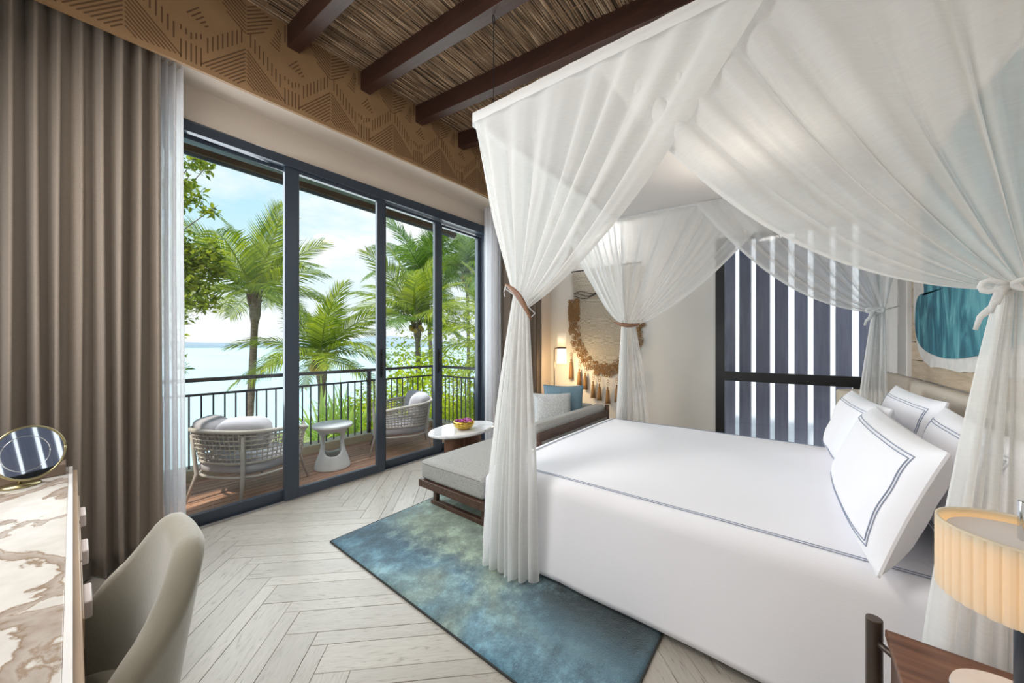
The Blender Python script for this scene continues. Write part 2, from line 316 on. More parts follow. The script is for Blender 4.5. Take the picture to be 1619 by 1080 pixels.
def thing(name, label, cat, loc=(0, 0, 0), group=None, rz=0):
    o = D.objects.new(name, None); COL.objects.link(o); o.location = loc; o.rotation_euler = (0, 0, rz); o.empty_display_size = .1
    o['label'] = label; o['category'] = cat
    if group: o['group'] = group
    return o
def tag(o, label, cat, group=None, kind=None):
    o['label'] = label; o['category'] = cat
    if group: o['group'] = group
    if kind: o['kind'] = kind
    return o
def struct(o): o['kind'] = 'structure'; return o
def at(o, M):   # local-built part placed by its thing's frame
    return o
def local(mb, name, m, parent, **k):
    """part whose coordinates are given in the parent's own frame"""
    o = mb.build(name, m, None, **k); o.parent = parent; return o
def copy_tree(o, parent=None):
    c = o.copy(); COL.objects.link(c)
    if parent is not None: c.parent = parent; c.matrix_parent_inverse = o.matrix_parent_inverse.copy()
    for ch in list(o.children): copy_tree(ch, c)
    return c

# ------------------------------------------------------------------ room shell
XL, XF, YR, YW = -.8, 5.35, -.8, 3.4     # rear wall, far wall, headboard wall, window wall
floor = struct(MB().box(XL-.1, XF+.1, YR-.1, YW+.14, -.2, -.006).build('floor', M_gap))
def clip_poly(poly, a, b, c):      # keep a*x+b*y<=c
    out = []
    for i in range(len(poly)):
        p, q = poly[i], poly[(i+1) % len(poly)]
        dp, dq = a*p[0] + b*p[1] - c, a*q[0] + b*q[1] - c
        if dp <= 0: out.append(p)
        if dp * dq < 0:
            t = dp / (dp - dq); out.append((p[0] + t*(q[0]-p[0]), p[1] + t*(q[1]-p[1])))
    return out
def herringbone():
    a, b = .145, .075; P = a + b; L = 5 * P; R2 = math.sqrt(.5); n = 0; g = .0009
    for col in range(-7, 8):
        for k in range(-26, 27):
            s0 = k * P
            for w0, w1 in ((0, b), (b, P)):
                sa, sb = s0 + w0, s0 + w1
                for kind in (0, 1):
                    x0, x1, y0, y1 = (sa, sa + L, sa, sb) if kind == 0 else (sa, sb, sb, sb + L)
                    x0 += col*L; x1 += col*L; y0 -= col*L; y1 -= col*L
                    rect = [(x0+g, y0+g), (x1-g, y0+g), (x1-g, y1-g), (x0+g, y1-g)]
                    poly = []
                    for x, y in rect:
                        q, p = 1.165 - x, 2.183 - y
                        poly.append(((p - q) * R2, (p + q) * R2))
                    for A in ((-1, 0, -XL), (1, 0, XF), (0, -1, -YR), (0, 1, YW + .02)):
                        poly = clip_poly(poly, *A)
                        if len(poly) < 3: break
                    if len(poly) < 3: continue
                    cx = sum(p[0] for p in poly)/len(poly); cy = sum(p[1] for p in poly)/len(poly)
                    area = abs(sum(poly[i][0]*poly[(i+1)%len(poly)][1]-poly[(i+1)%len(poly)][0]*poly[i][1] for i in range(len(poly))))/2
                    if area < .002: continue
                    ang = math.radians(-45 if kind == 0 else 45)   # world direction of the plank's length
                    ca, sn = math.cos(-ang), math.sin(-ang)
                    rz = random.uniform(0, 40); dz = random.uniform(-.0006, .0006)
                    lp = [((x-cx)*ca - (y-cy)*sn, (x-cx)*sn + (y-cy)*ca) for x, y in poly]
                    if sum(lp[i][0]*lp[(i+1)%len(lp)][1]-lp[(i+1)%len(lp)][0]*lp[i][1] for i in range(len(lp))) < 0: lp = lp[::-1]
                    mb = MB(); ln = len(lp); inn = [(x*.998 if abs(x) > .2 else x, y*.975) for x, y in lp]
                    off = rz  # shift the grain from plank to plank
                    mb.add([(x + off, y, -.006) for x, y in lp] + [(x + off, y, -.0008 + dz) for x, y in lp] + [(x + off, y, dz) for x, y in inn],
                           [(i, (i+1) % ln, ln + (i+1) % ln, ln + i) for i in range(ln)] + [(ln+i, ln + (i+1) % ln, 2*ln + (i+1) % ln, 2*ln + i) for i in range(ln)] + [tuple(range(2*ln, 3*ln))])
                    o = mb.build('plank', M_oak, floor)
                    c2, s2 = math.cos(ang), math.sin(ang)
                    o.location = (cx - off*c2, cy - off*s2, 0); o.rotation_euler = (0, 0, ang)
                    n += 1
    return n
nplank = herringbone()

# window wall (left in the photograph): solid left, right and above the doors
DL, DR, DH = .22, 3.72, 2.97
wl = MB(); wl.box(XL, DL, YW, YW+.2, 0, 4.0); wl.box(DR, XF+.2, YW, YW+.2, 0, 4.0); wl.box(DL, DR, YW, YW+.2, DH, 4.0)
struct(wl.build('wall_left', M_plaster_shade))
# far wall with its tall window opening
WY0, WY1, WZ0, WZ1 = -.72, .81, .12, 2.75
wf = MB(); wf.box(XF, XF+.2, WY1, YW+.2, 0, 4.0); wf.box(XF, XF+.2, YR-.2, WY0, 0, 4.0); wf.box(XF, XF+.2, WY0, WY1, 0, WZ0); wf.box(XF, XF+.2, WY0, WY1, WZ1, 4.0)
struct(wf.build('wall_far', M_far))
wall_right = struct(MB().box(XL-.2, XF+.2, YR-.2, YR, 0, 3.7).build('wall_right', M_white))
struct(MB().box(XL-.2, XL, YR-.2, YW+.2, 0, 4.0).build('wall_rear', M_far))
# ceiling rising towards the window wall
SL = .13
def cz(y): return 3.765 + SL * (y - 3)
ce = MB(); ce.add([(x, y, cz(y) + dz) for dz in (.03, .2) for x, y in ((XL-.2, YR-.2), (XF+.2, YR-.2), (XF+.2, YW+.2), (XL-.2, YW+.2))], [(0, 1, 2, 3), (7, 6, 5, 4), (0, 4, 5, 1), (1, 5, 6, 2), (2, 6, 7, 3), (3, 7, 4, 0)])
ceiling = struct(ce.build('ceiling', M_reedb))
rd = MB(); y = YR
while y < 3.12:
    x = XL + random.uniform(-.3, 0)
    while x < XF:
        L = random.uniform(.5, 1.3); w = random.uniform(.0025, .0045); z = cz(y) + random.uniform(.006, .02); z2 = cz(y) + random.uniform(.006, .02); sk = random.uniform(-.008, .008)
        x1 = min(x + L, XF)
        rd.add([(x, y-w, z), (x, y, z-w*.8), (x, y+w, z), (x1, y-w+sk, z2), (x1, y+sk, z2-w*.8), (x1, y+w+sk, z2)], [(0, 3, 4, 1), (1, 4, 5, 2)])
        x = x1 - .02 if x1 < XF else XF
    y += random.uniform(.0062, .0092)
o = rd.build('reed_thatch', M_reed, ceiling); o['kind'] = 'stuff'
bt = MB()
for k in range(-2, 9):
    for j in (0, 1):
        x = .44 + .58*k + .22 + .2*j
        if XL < x < XF: bt.tube([(x, YR, cz(YR) + .004), (x, 3.1, cz(3.1) + .004)], .0018, 4)
bt.build('binding_wire', M_jute, ceiling)
for k in range(-2, 9):
    x0 = .437 + .58*k; x1 = x0 + .085
    mb = MB(); mb.add([(x, y, cz(y) + dz) for dz in (-.155, .03) for x, y in ((x0, YR), (x1, YR), (x1, 3.0), (x0, 3.0))], [(3, 2, 1, 0), (4, 5, 6, 7), (0, 1, 5, 4), (1, 2, 6, 5), (2, 3, 7, 6), (3, 0, 4, 7)])
    mb.build('beam', M_beam, ceiling, bevel=.003)

# carved fascia box in front of the curtain pocket
def fz(x): return 3.108 + .030 * (x + .1)       # its lower edge
fb = MB()
for (y0, y1, a, b) in ((3.0, 3.025, 0, .62),):
    vs = []
    for x in (XL, XF):
        vs += [(x, y0, fz(x)), (x, y1, fz(x)), (x, y1, cz(3.0) + .1), (x, y0, cz(3.0) + .1)]
    fb.add(vs, [(0, 1, 5, 4), (1, 2, 6, 5), (2, 3, 7, 6), (3, 0, 4, 7), (0, 3, 2, 1), (4, 5, 6, 7)])
fascia = struct(fb.build('trim_1', M_fascia))
fascia.name = 'trim_1'
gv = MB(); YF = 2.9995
def groove_shade(xa, za, xb, zb, w=.0078):  # thin dark strip laid on the board for the shade of a cut
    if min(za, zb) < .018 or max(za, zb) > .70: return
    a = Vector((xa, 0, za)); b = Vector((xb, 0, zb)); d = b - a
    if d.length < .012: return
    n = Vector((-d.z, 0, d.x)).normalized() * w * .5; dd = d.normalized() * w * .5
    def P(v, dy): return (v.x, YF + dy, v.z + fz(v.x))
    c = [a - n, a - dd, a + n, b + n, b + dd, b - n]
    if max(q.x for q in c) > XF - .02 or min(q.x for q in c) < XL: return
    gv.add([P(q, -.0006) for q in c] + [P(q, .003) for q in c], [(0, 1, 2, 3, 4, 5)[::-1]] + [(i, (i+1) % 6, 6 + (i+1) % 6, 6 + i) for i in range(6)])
PP = .578
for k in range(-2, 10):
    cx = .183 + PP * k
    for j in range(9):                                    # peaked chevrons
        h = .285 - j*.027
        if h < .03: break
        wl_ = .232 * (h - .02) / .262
        groove_shade(cx - .006, h, cx - .006 - wl_, .022 + (h-.02)*.08); groove_shade(cx + .006, h, cx + .006 + wl_, .022 + (h-.02)*.08)
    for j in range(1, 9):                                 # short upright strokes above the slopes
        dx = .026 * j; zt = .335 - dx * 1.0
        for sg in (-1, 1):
            groove_shade(cx + sg*dx, zt + .03 - .02, cx + sg*dx, zt + .105)
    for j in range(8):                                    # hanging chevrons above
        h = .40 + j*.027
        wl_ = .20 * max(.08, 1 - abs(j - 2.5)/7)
        groove_shade(cx - .005, h, cx - .005 - wl_*.8, h + wl_*.62); groove_shade(cx + .005, h, cx + .005 + wl_*.8, h + wl_*.62)
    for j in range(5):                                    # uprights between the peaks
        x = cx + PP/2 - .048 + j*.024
        groove_shade(x, .03, x, .145); groove_shade(x, .47 + abs(j-2)*.012, x, .62); groove_shade(x, .175 + abs(j-2)*.016, x, .215 + abs(j-2)*.01)
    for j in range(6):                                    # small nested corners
        groove_shade(cx + PP/2 - .085 + j*.002, .40 + j*.024, cx + PP/2 - .145 + j*.010, .43 + j*.026)
        groove_shade(cx + PP/2 - .02 + j*.022, .33 - j*.008, cx + PP/2 + .035 + j*.012, .40 - j*.022) if j < 5 else None
        groove_shade(cx + PP/2 + .075 + j*.012, .62, cx + PP/2 + .075 + j*.012, .50 + j*.015)
o = gv.build('painted_groove_shade', M_groove_shade, fascia); o['kind'] = 'stuff'

# soffit strip under the pocket, shade painted into its plaster tone, and small mouldings over the doors
struct(MB().box(XL, XF, 3.06, YW, 3.22, 3.26).build('trim_2', M_plaster_shade))

# wooden boards on the headboard wall
bx0, bx1 = .9, 4.43
z = 1.075; i = 0
while z < 3.3:
    h = .148
    MB().box(bx0, bx1, YR, YR + .022 + random.uniform(0, .002), z + .003, z + h - .003).build('board', M_boards, wall_right, bevel=.0015)
    z += h
MB().box(bx0, bx1, YR, YR+.006, 1.075, 3.3).build('backing', M_gap, wall_right)
MB().box(bx1, bx1+.035, YR, YR + .05, 1.08, 3.3).build('edge_strip', M_white, wall_right, bevel=.002)

# ------------------------------------------------------------------ sliding glass doors
def dz_(x): return .02 * (x - .44)
fr = MB()
fr.add([(x, y, z) for x in (DL, DR) for (y, z) in ((3.36, 2.87 + dz_(x)*.3), (3.58, 2.87 + dz_(x)*.3), (3.58, 2.94 + dz_(x)), (3.36, 2.94 + dz_(x)))], [(0, 1, 5, 4), (1, 2, 6, 5), (2, 3, 7, 6), (3, 0, 4, 7), (0, 3, 2, 1), (4, 5, 6, 7)])
fr.box(DL, DR, 3.42, 3.58, 2.93, 3.02); fr.box(DR-.1, DR, 3.38, 3.58, 0, 3.0); fr.box(DL, DL+.06, 3.38, 3.58, 0, 3.0)
fr.box(DL, DR, 3.395, 3.58, -.02, .012)
tr = struct(fr.build('trim_3', M_frame, bevel=.002)); 
MB().box(DL, DR, 3.388, 3.396, -.004, .018).build('steel_track', M_track, tr)
for i, (x0, x1, yc, lw, rw) in enumerate(((.28, 1.20, 3.455, .07, .055), (1.13, 2.07, 3.405, .105, .085), (2.02, 2.88, 3.455, .085, .10), (2.82, 3.66, 3.50, .10, .085))):
    d = D.objects.new('door_%d' % (i+1), None); COL.objects.link(d); d.location = ((x0+x1)/2, yc, 0); struct(d)
    y0, y1 = yc - .022, yc + .022; zt = 2.875
    MB().box(x0, x0+lw, y0, y1, .012, zt).build('stile', M_frame, d, bevel=.003)
    MB().box(x1-rw, x1, y0, y1, .012, zt).build('stile', M_frame, d, bevel=.003)
    MB().box(x0+lw, x1-rw, y0, y1, .012, .095).build('bottom_rail', M_frame, d, bevel=.003)
    MB().box(x0+lw, x1-rw, y0, y1, zt-.03, zt).build('top_rail', M_frame, d, bevel=.003)
    MB().box(x0+lw, x1-rw, yc-.004, yc+.004, .095, zt-.03).build('pane', M_glass, d)
    bd = MB().box(x0+lw-.002, x0+lw+.006, y0-.002, y0+.004, .095, zt-.03); bd.box(x1-rw-.006, x1-rw+.002, y0-.002, y0+.004, .095, zt-.03)
    bd.build('glazing_bead', M_bead, d)
    if i in (1, 2):
        hx = x1 - rw*.5
        hm = MB().box(hx-.014, hx+.014, y0-.006, y0+.002, 1.0, 1.30); hm.box(hx-.008, hx+.008, y0-.03, y0-.02, 1.02, 1.28); hm.box(hx-.008, hx+.008, y0-.03, y0, 1.04, 1.06); hm.box(hx-.008, hx+.008, y0-.03, y0, 1.24, 1.26)
        hm.build('handle', M_black, d, bevel=.002)

# ------------------------------------------------------------------ tall window in the far wall with the louvre outside
win = D.objects.new('window_1', None); COL.objects.link(win); win.location = (XF, (WY0+WY1)/2, 0); struct(win)
fw = MB(); fw.box(XF-.03, XF+.06, WY1-.10, WY1, WZ0, WZ1); fw.box(XF-.03, XF+.06, WY0, WY0+.05, WZ0, WZ1); fw.box(XF-.03, XF+.06, WY0, WY1, WZ1-.06, WZ1); fw.box(XF-.03, XF+.06, WY0, WY1, WZ0, WZ0+.05)
fw.build('window_frame', M_black, win, bevel=.003)
MB().box(XF-.05, XF+.05, WY0+.05, WY1-.10, .885, 1.0).build('transom', M_black, win, bevel=.003)
MB().box(XF+.0, XF+.008, WY0+.05, WY1-.10, 1.0, WZ1-.06).build('pane', M_glass2, win)
MB().box(XF+.0, XF+.008, WY0+.05, WY1-.10, WZ0+.05, .885).build('pane', M_glass2, win)
MB().tube([(XF-.06, -.5, .88), (XF-.07, -.66, .875)], .016, 8).tube([(XF-.07, -.66, .875), (XF-.07, -.77, .874)], .006, 8).build('window_stay', M_black, win)
lou = thing('louvre_screen', 'grey vertical louvre screen standing outside the tall black-framed window', 'screen', (6.0, 0, -.1))
for i in range(-8, 8):
    yy = .535 + i * .203
    if i % 1 == 0:
        hw_s = .072 + random.uniform(-.006, .010)
        MB().box(-.022, .022, -hw_s, hw_s, -.1, 3.4, Matrix.Translation((5.945, yy, 0)) @ Matrix.Rotation(random.uniform(-.28, .18), 4, 'Z')).build('slat', M_slat, lou, bevel=.003)
MB().box(5.965, 6.0, -1.3, 2.2, 3.3, 3.4).build('rail', M_slat, lou); MB().box(5.965, 6.0, -1.3, 2.2, -.1, 0).build('rail', M_slat, lou)
bw = MB().box(8.6, 8.8, -6, 1.8, -3.3, 6).build('bright_backdrop', M_backdrop); struct(bw)  # invented sunlit white wall, added to make the slat gaps bright
struct(MB().box(5.56, 8.6, -6, 1.8, -3.35, -3.1).build('floor_outside', M_backdrop))  # ground whitened with the backdrop for brighter gaps

# ------------------------------------------------------------------ balcony
deck = struct(MB().box(-2.2, 3.98, 3.6, 5.05, -.30, -.075).build('balcony_deck', M_gap))
y = 3.605
while y < 4.82:
    y1 = min(y + .080, 4.83); x = -2.2; cut = [-2.2, random.uniform(-.8, .2), random.uniform(1.2, 2.6), 3.9]
    for a, b in zip(cut, cut[1:]):
        MB().box(a+.0015, b-.0015, y, y1, -.075, -.05 + random.uniform(-.001, .001)).build('deck_board', M_deck, deck, bevel=.002)
    y += .089
struct(MB().box(-2.2, 4.05, 4.84, 5.06, -.4, .05).build('trim_4', M_curb, bevel=.006))
struct(MB().box(3.84, 4.06, 3.6, 4.84, -.4, .05).build('trim_5', M_curb, bevel=.006))
M_rail = mat('dark_railing', (.035, .028, .03), .5, c2=(.045, .036, .038))
rl = thing('balcony_railing', 'dark metal balcony railing with slim upright balusters and flat handrail', 'railing', (2, 4.93, .05))
MB().box(-2.2, 3.97, 4.885, 4.945, .955, .995).build('handrail', M_rail, rl, bevel=.004)
MB().box(3.91, 3.97, 3.6, 4.9, .955, .995).build('handrail', M_rail, rl, bevel=.004)
MB().box(-2.2, 3.94, 4.905, 4.925, .805, .83).build('rail', M_rail, rl)
MB().box(3.93, 3.95, 3.6, 4.92, .805, .83).build('rail', M_rail, rl)
bal = MB().box(-.007, .007, -.007, .007, 0, .756).mesh('baluster', M_rail)
def putbal(x, y):
    o = D.objects.new('baluster', bal); COL.objects.link(o); o.parent = rl; o.matrix_parent_inverse = parent_inv(rl); o.location = (x, y, .05)
x = -2.1
while x < 3.8: putbal(x, 4.915); x += .0985
y = 4.80
while y > 3.65: putbal(3.94, y); y -= .0985
for (x, y) in ((2.745, 4.915), (3.94, 4.915), (.2, 4.915), (-2.1, 4.915)):
    MB().box(x-.022, x+.022, y-.022, y+.022, .05, .955).build('post', M_rail, rl)
# eave and outer soffit
struct(MB().box(-2.5, 4.6, 3.6, 5.3, 3.63, 3.71).build('trim_6', M_soffit))
ev = struct(MB().box(-2.5, 4.6, 5.05, 5.13, 3.43, 3.71).build('trim_7', M_eave)); MB().tube([(-2.5, 5.12, 3.43), (4.6, 5.12, 3.43)], .03, 10).build('gutter', M_frame, ev)
struct(MB().box(-2.5, -2.3, 3.6, 5.2, -.3, 3.63).build('wall_balcony', M_plaster_shade))

# outdoor lounge chairs: rope-woven tub seats
def superell(th, a, b, n=2.6):
    c, s = math.cos(th), math.sin(th)
    r = (abs(c/a)**n + abs(s/b)**n) ** (-1/n)
    return r*c, r*s
def lounge_chair(label, loc, rz):
    t = thing('lounge_chair', label, 'chair', loc, 'rope lounge chairs on the balcony', rz)    # faces local +X
    T0, T1 = math.radians(48), math.radians(312)
    def rim(u, k, z):
        th = T0 + (T1 - T0)*u; x, y = superell(th, .40*k, .43*k); return Vector((x, y, z))
    def zt(u): return .60 + .05*math.sin(PI*u)**1 - .05*(abs(u-.5)*2)**4
    local(MB().tube([rim(i/40, 1, zt(i/40)) for i in range(41)], .019, 10), 'top_rim', M_rope, t, smooth=True)
    local(MB().tube([rim(i/40, .86, .36) for i in range(41)], .014, 8), 'lower_rim', M_rope, t, smooth=True)
    fr_ = MB(); pts = []
    for i in range(41):
        x, y = superell(2*PI*i/40, .34, .37); pts.append((x, y, .235))
    fr_.tube(pts, .012, 8)
    local(fr_, 'seat_frame', M_teakf, t, smooth=True)
    wv = MB(); nc = 46; nr = 7
    for i in range(nc+1):     # upright ropes
        u = i/nc
        wv.tube([rim(u, .86 + .14*j/5, .36 + (zt(u)-.36)*j/5) + Vector((0, 0, 0)) for j in range(6)], .0062, 4, cap=False)
    for j in range(1, nr):    # over and under ropes
        f = j/nr; pts = []
        for i in range(nc*2+1):
            u = i/(nc*2); kk = .86 + .14*f + (.016 if ((i//2 + j) % 2) else -.016)*1.0*(1 if i % 2 else .0)
            pts.append(rim(u, kk, .36 + (zt(u)-.36)*f))
        wv.tube(pts, .0085, 4, cap=False)
    w_ = local(wv, 'rope_weave', M_rope, t)
    for a in (38, 142, 218, 322):
        x, y = superell(math.radians(a), .36, .39)
        local(MB().tube([(x*1.22, y*1.18, 0), (x*1.02, y*1.0, .24), (x*1.05, y*1.05, .40), (x*1.10, y*1.10, .60)], [.011, .016, .016, .012], 8), 'leg', M_teakf, t, smooth=True)
    def cush(c, sx, sy, sz, rot=0, tilt=0):
        M = Matrix.Translation(c) @ Matrix.Rotation(rot, 4, 'Z') @ Matrix.Rotation(tilt, 4, 'Y')
        mb = MB()
        def f(u, v):
            th = 2*PI*u; ph = PI*(v-.5); e = .55
            cc = lambda a: math.copysign(abs(math.cos(a))**e, math.cos(a)); ss = lambda a: math.copysign(abs(math.sin(a))**e, math.sin(a))
            p = Vector((sx*cc(ph)*cc(th), sy*cc(ph)*ss(th), sz*ss(ph)))
            p += Vector((0, 0, .006*noise.noise(p*9)))
            return M @ p
        mb.grid(f, 28, 14, True); return mb
    local(cush((.01, 0, .31), .33, .35, .075), 'seat_cushion', M_outc, t, smooth=True)
    local(cush((-.23, -.17, .60), .11, .21, .145, math.radians(22), math.radians(-14)), 'back_cushion', M_outc, t, smooth=True)
    local(cush((-.23, .17, .60), .11, .21, .145, math.radians(-22), math.radians(-14)), 'back_cushion', M_outc, t, smooth=True)
    return t
lounge_chair('rope-woven tub chair with two back cushions behind the nearest glass door', (1.09, 4.10, -.05), math.radians(28))
lounge_chair('rope-woven tub chair facing the stool table near the corner of the railing', (2.78, 4.17, -.05), math.radians(150))
# pierced stool table
st = thing('stool_table', 'matt white pierced side table standing between the two balcony chairs', 'side table', (1.86, 4.12, -.05))
prof = [(.19, .0), (.185, .03), (.165, .10), (.14, .17), (.122, .24), (.118, .31), (.130, .38), (.155, .43), (.19, .455)]
def rprof(z):
    for (r0, z0), (r1, z1) in zip(prof, prof[1:]):
        if z <= z1: return r0 + (r1-r0)*(z-z0)/(z1-z0)
    return prof[-1][0]
sb = MB(); nu, nv = 96, 60; vs = []; fs = []
for j in range(nv+1):
    for i in range(nu):
        th = 2*PI*i/nu; z = .455*j/nv; vs.append((rprof(z)*math.cos(th), rprof(z)*math.sin(th), z))
for j in range(nv):
    for i in range(nu):
        th = 2*PI*(i+.5)/nu; z = .455*(j+.5)/nv; hole = False
        for c0 in (0, PI):
            dth = (th - c0 - math.radians(-112) + PI) % (2*PI) - PI
            if (abs(dth)/(1.0 if z > .27 else .95))**2.4 + (abs(z-.285)/.125)**2.4 < 1: hole = True
        if not hole: fs.append((j*nu+i, j*nu+(i+1) % nu, (j+1)*nu+(i+1) % nu, (j+1)*nu+i))
sb.add(vs, fs)
o = local(sb, 'pierced_body', M_ceram, st, smooth=True); md = o.modifiers.new('s', 'SOLIDIFY'); md.thickness = .03; md.offset = -1; md2 = o.modifiers.new('sm', 'SMOOTH'); md2.iterations = 6; md2.factor = .6
tp_ = MB().lathe([(0, .50), (.20, .50), (.208, .493), (.21, .48), (.205, .462), (.18, .45), (0, .45)], n=48); local(tp_, 'table_top', M_ceram, st, smooth=True)

# ------------------------------------------------------------------ inside: curtains at the glass doors
def curtain(name, label, x0, x1, yc, z0, z1, n, amp, m, cat='curtain', seed=0, thick=.004, hem=True):
    rnd = random.Random(seed); ph = [rnd.uniform(.75, 1.25) for _ in range(n*2+4)]
    cum = [0]
    for p in ph: cum.append(cum[-1] + p)
    def f(u, v):
        t = u*n*2; i = int(min(t, n*2-.001)); fr_ = t - i
        s = math.sin(PI*(i + fr_)); s = math.copysign(abs(s)**.75, s)
        a = amp*ph[i % len(ph)]**1.5*(1 + .18*(1-v)*math.sin(u*9 + seed))
        xx = x0 + (x1-x0)*u + .012*math.sin(u*31 + v*2.2 + seed)*(1-v) + .012*math.sin(2*PI*(i+fr_))
        return (xx, yc + a*s + .01*noise.noise(Vector((u*6, v*2, seed))), z0 + (z1-z0)*v)
    c = MB().grid(f, n*20, 24).build(name, m, None, smooth=True)
    if thick: x = c.modifiers.new('s', 'SOLIDIFY'); x.thickness = thick
    tag(c, label, cat); return c
curtain('blackout_curtain', 'taupe pleated curtain gathered beside the desk at the glass doors', -.78, .35, 3.13, .012, 3.30, 15, .048, M_taupe, seed=2)
curtain('sheer_curtain', 'white sheer curtain bunched against the taupe curtain by the nearest glass door', .28, .47, 3.25, .008, 3.30, 5, .05, M_winsheer, seed=4, thick=0)
curtain('sheer_curtain', 'white sheer curtain bunched at the far jamb of the glass doors', 3.50, 3.74, 3.24, .008, 3.30, 5, .05, M_winsheer, seed=5, thick=0)
curtain('blackout_curtain', 'taupe pleated curtain gathered in the corner near the floor lamp', 3.78, 4.72, 3.20, .012, 3.30, 9, .055, M_taupe, seed=8)

# ------------------------------------------------------------------ rug
rx0, rx1, ry0, ry1 = 1.10, 3.6, .478, 2.47
rg = MB()
def rf(u, v):
    x = rx0 + (rx1-rx0)*u; y = ry0 + (ry1-ry0)*v
    e = min(u*(rx1-rx0), (1-u)*(rx1-rx0), v*(ry1-ry0), (1-v)*(ry1-ry0))
    z = .016*min(1, (e/.015))**.5 + .0022*noise.noise(Vector((x*30, y*30, 0)))*min(1, e/.02) + .0015*noise.noise(Vector((x*8, y*8, 3)))
    return (x, y, max(z, .004))
rg.grid(rf, 250, 200)
rug = rg.build('rug', M_rug, None, smooth=True)
tag(rug, 'teal and sage mottled pile rug lying under the foot of the bed', 'rug')
M_bind = mat('rug_binding', (.04, .045, .045), .9)
bnd = MB(); bnd.box(rx0-.004, rx0+.002, ry0, ry1, .001, .010); bnd.box(rx1-.002, rx1+.004, ry0, ry1, .001, .010); bnd.box(rx0, rx1, ry0-.004, ry0+.002, .001, .010); bnd.box(rx0, rx1, ry1-.002, ry1+.004, .001, .010)
bnd.build('binding', M_bind, rug)

# ------------------------------------------------------------------ bed
BX0, BX1, BY0, BY1, BZ = 1.70, 3.60, -.66, 1.56, .575
bed = thing('bed', 'wide bed made up with a smooth white duvet under the voile canopy', 'bed', (2.65, .45, 0))
MB().box(BX0+.01, BX1-.01, BY0, BY1-.06, .021, .08).build('plinth', M_plinth, bed, bevel=.004)
MB().box(BX0+.06, BX1-.06, BY0, BY1-.08, .08, .50).build('mattress', M_linen, bed, bevel=.05, seg=4)
def smin(a, lim, r):   # soft clamp of distance into a rounded edge
    return a
def duvet_pt(u, v):
    """u across the bed (-1..1), v along (0 head .. 1 foot); the cloth runs over the top then falls"""
    hw = (BX1-BX0)/2; R = .075; drop = BZ - .045 - R
    def side(s):          # arc length -> (horizontal, down)
        a = hw - R
        if s <= a: return s, 0
        if s <= a + R*PI/2:
            t = (s-a)/R; return a + R*math.sin(t), R*(1-math.cos(t))
        return hw + .03*((s-a-R*PI/2)/drop)**1.2, R + (s-a-R*PI/2)
    Ls = hw - R + R*PI/2 + drop
    hx, dx = side(abs(u)*Ls); hx = math.copysign(hx, u)
    Lv = (BY1-BY0); vv = v*(Lv - R + R*PI/2 + drop)
    a = Lv - R
    if vv <= a: hy, dy = vv, 0
    elif vv <= a + R*PI/2: t = (vv-a)/R; hy, dy = a + R*math.sin(t), R*(1-math.cos(t))
    else: hy, dy = Lv + .02, R + (vv-a-R*PI/2)
    z = BZ - max(dx, dy) if (dx <= 0 or dy <= 0) else BZ - max(dx, dy)
    x = (BX0+BX1)/2 + hx; y = BY0 + hy
    top = 1 - min(1, max(dx, dy)/.08)
    cr = max(0, 1 - ((x-2.65)/.95)**4)
    z += top*(.022*cr*(1 - ((y-.45)/1.15)**4 if abs(y-.45) < 1.15 else 0)) + top*.006*noise.noise(Vector((x*2.2, y*2.2, 1)))
    k = 1-top
    if k > 0:
        w = .010*math.sin(y*5.5 + 1) + .012*noise.noise(Vector((y*2.5, z*1.2, 4)))
        if dx >= dy: x += math.copysign(k*w*(BZ-z)*1.6, hx)
        else: y += k*.012*math.sin(x*7)*(BZ-z)*1.6
    return Vector((x, y, z))
du = MB(); du.grid(lambda a, b: duvet_pt(a*2-1, b), 110, 100)
duvet = du.build('duvet', M_linen, bed, smooth=True); x = duvet.modifiers.new('s', 'SOLIDIFY'); x.thickness = .012; x.offset = -1
def topz(x, y):
    cr = max(0, 1 - ((x-2.65)/.95)**4)
    return BZ + .022*cr*(1 - ((y-.45)/1.15)**4 if abs(y-.45) < 1.15 else 0) + .006*noise.noise(Vector((x*2.2, y*2.2, 1)))
pp = MB()
def line_on_top(pts, r=.0017):
    P = []
    for (a, b) in zip(pts, pts[1:]):
        for i in range(30): P.append((a[0] + (b[0]-a[0])*i/30, a[1] + (b[1]-a[1])*i/30))
    P.append(pts[-1]); pp.tube([(x, y, topz(x, y) + .0012) for x, y in P], r, 4, flat=1.5)
for d in (0, .014):
    line_on_top([(1.768+d, -.6), (1.768+d, 1.47-d), (3.535-d, 1.47-d), (3.535-d, -.6)])
pp.build('embroidered_border', M_pipe, duvet)

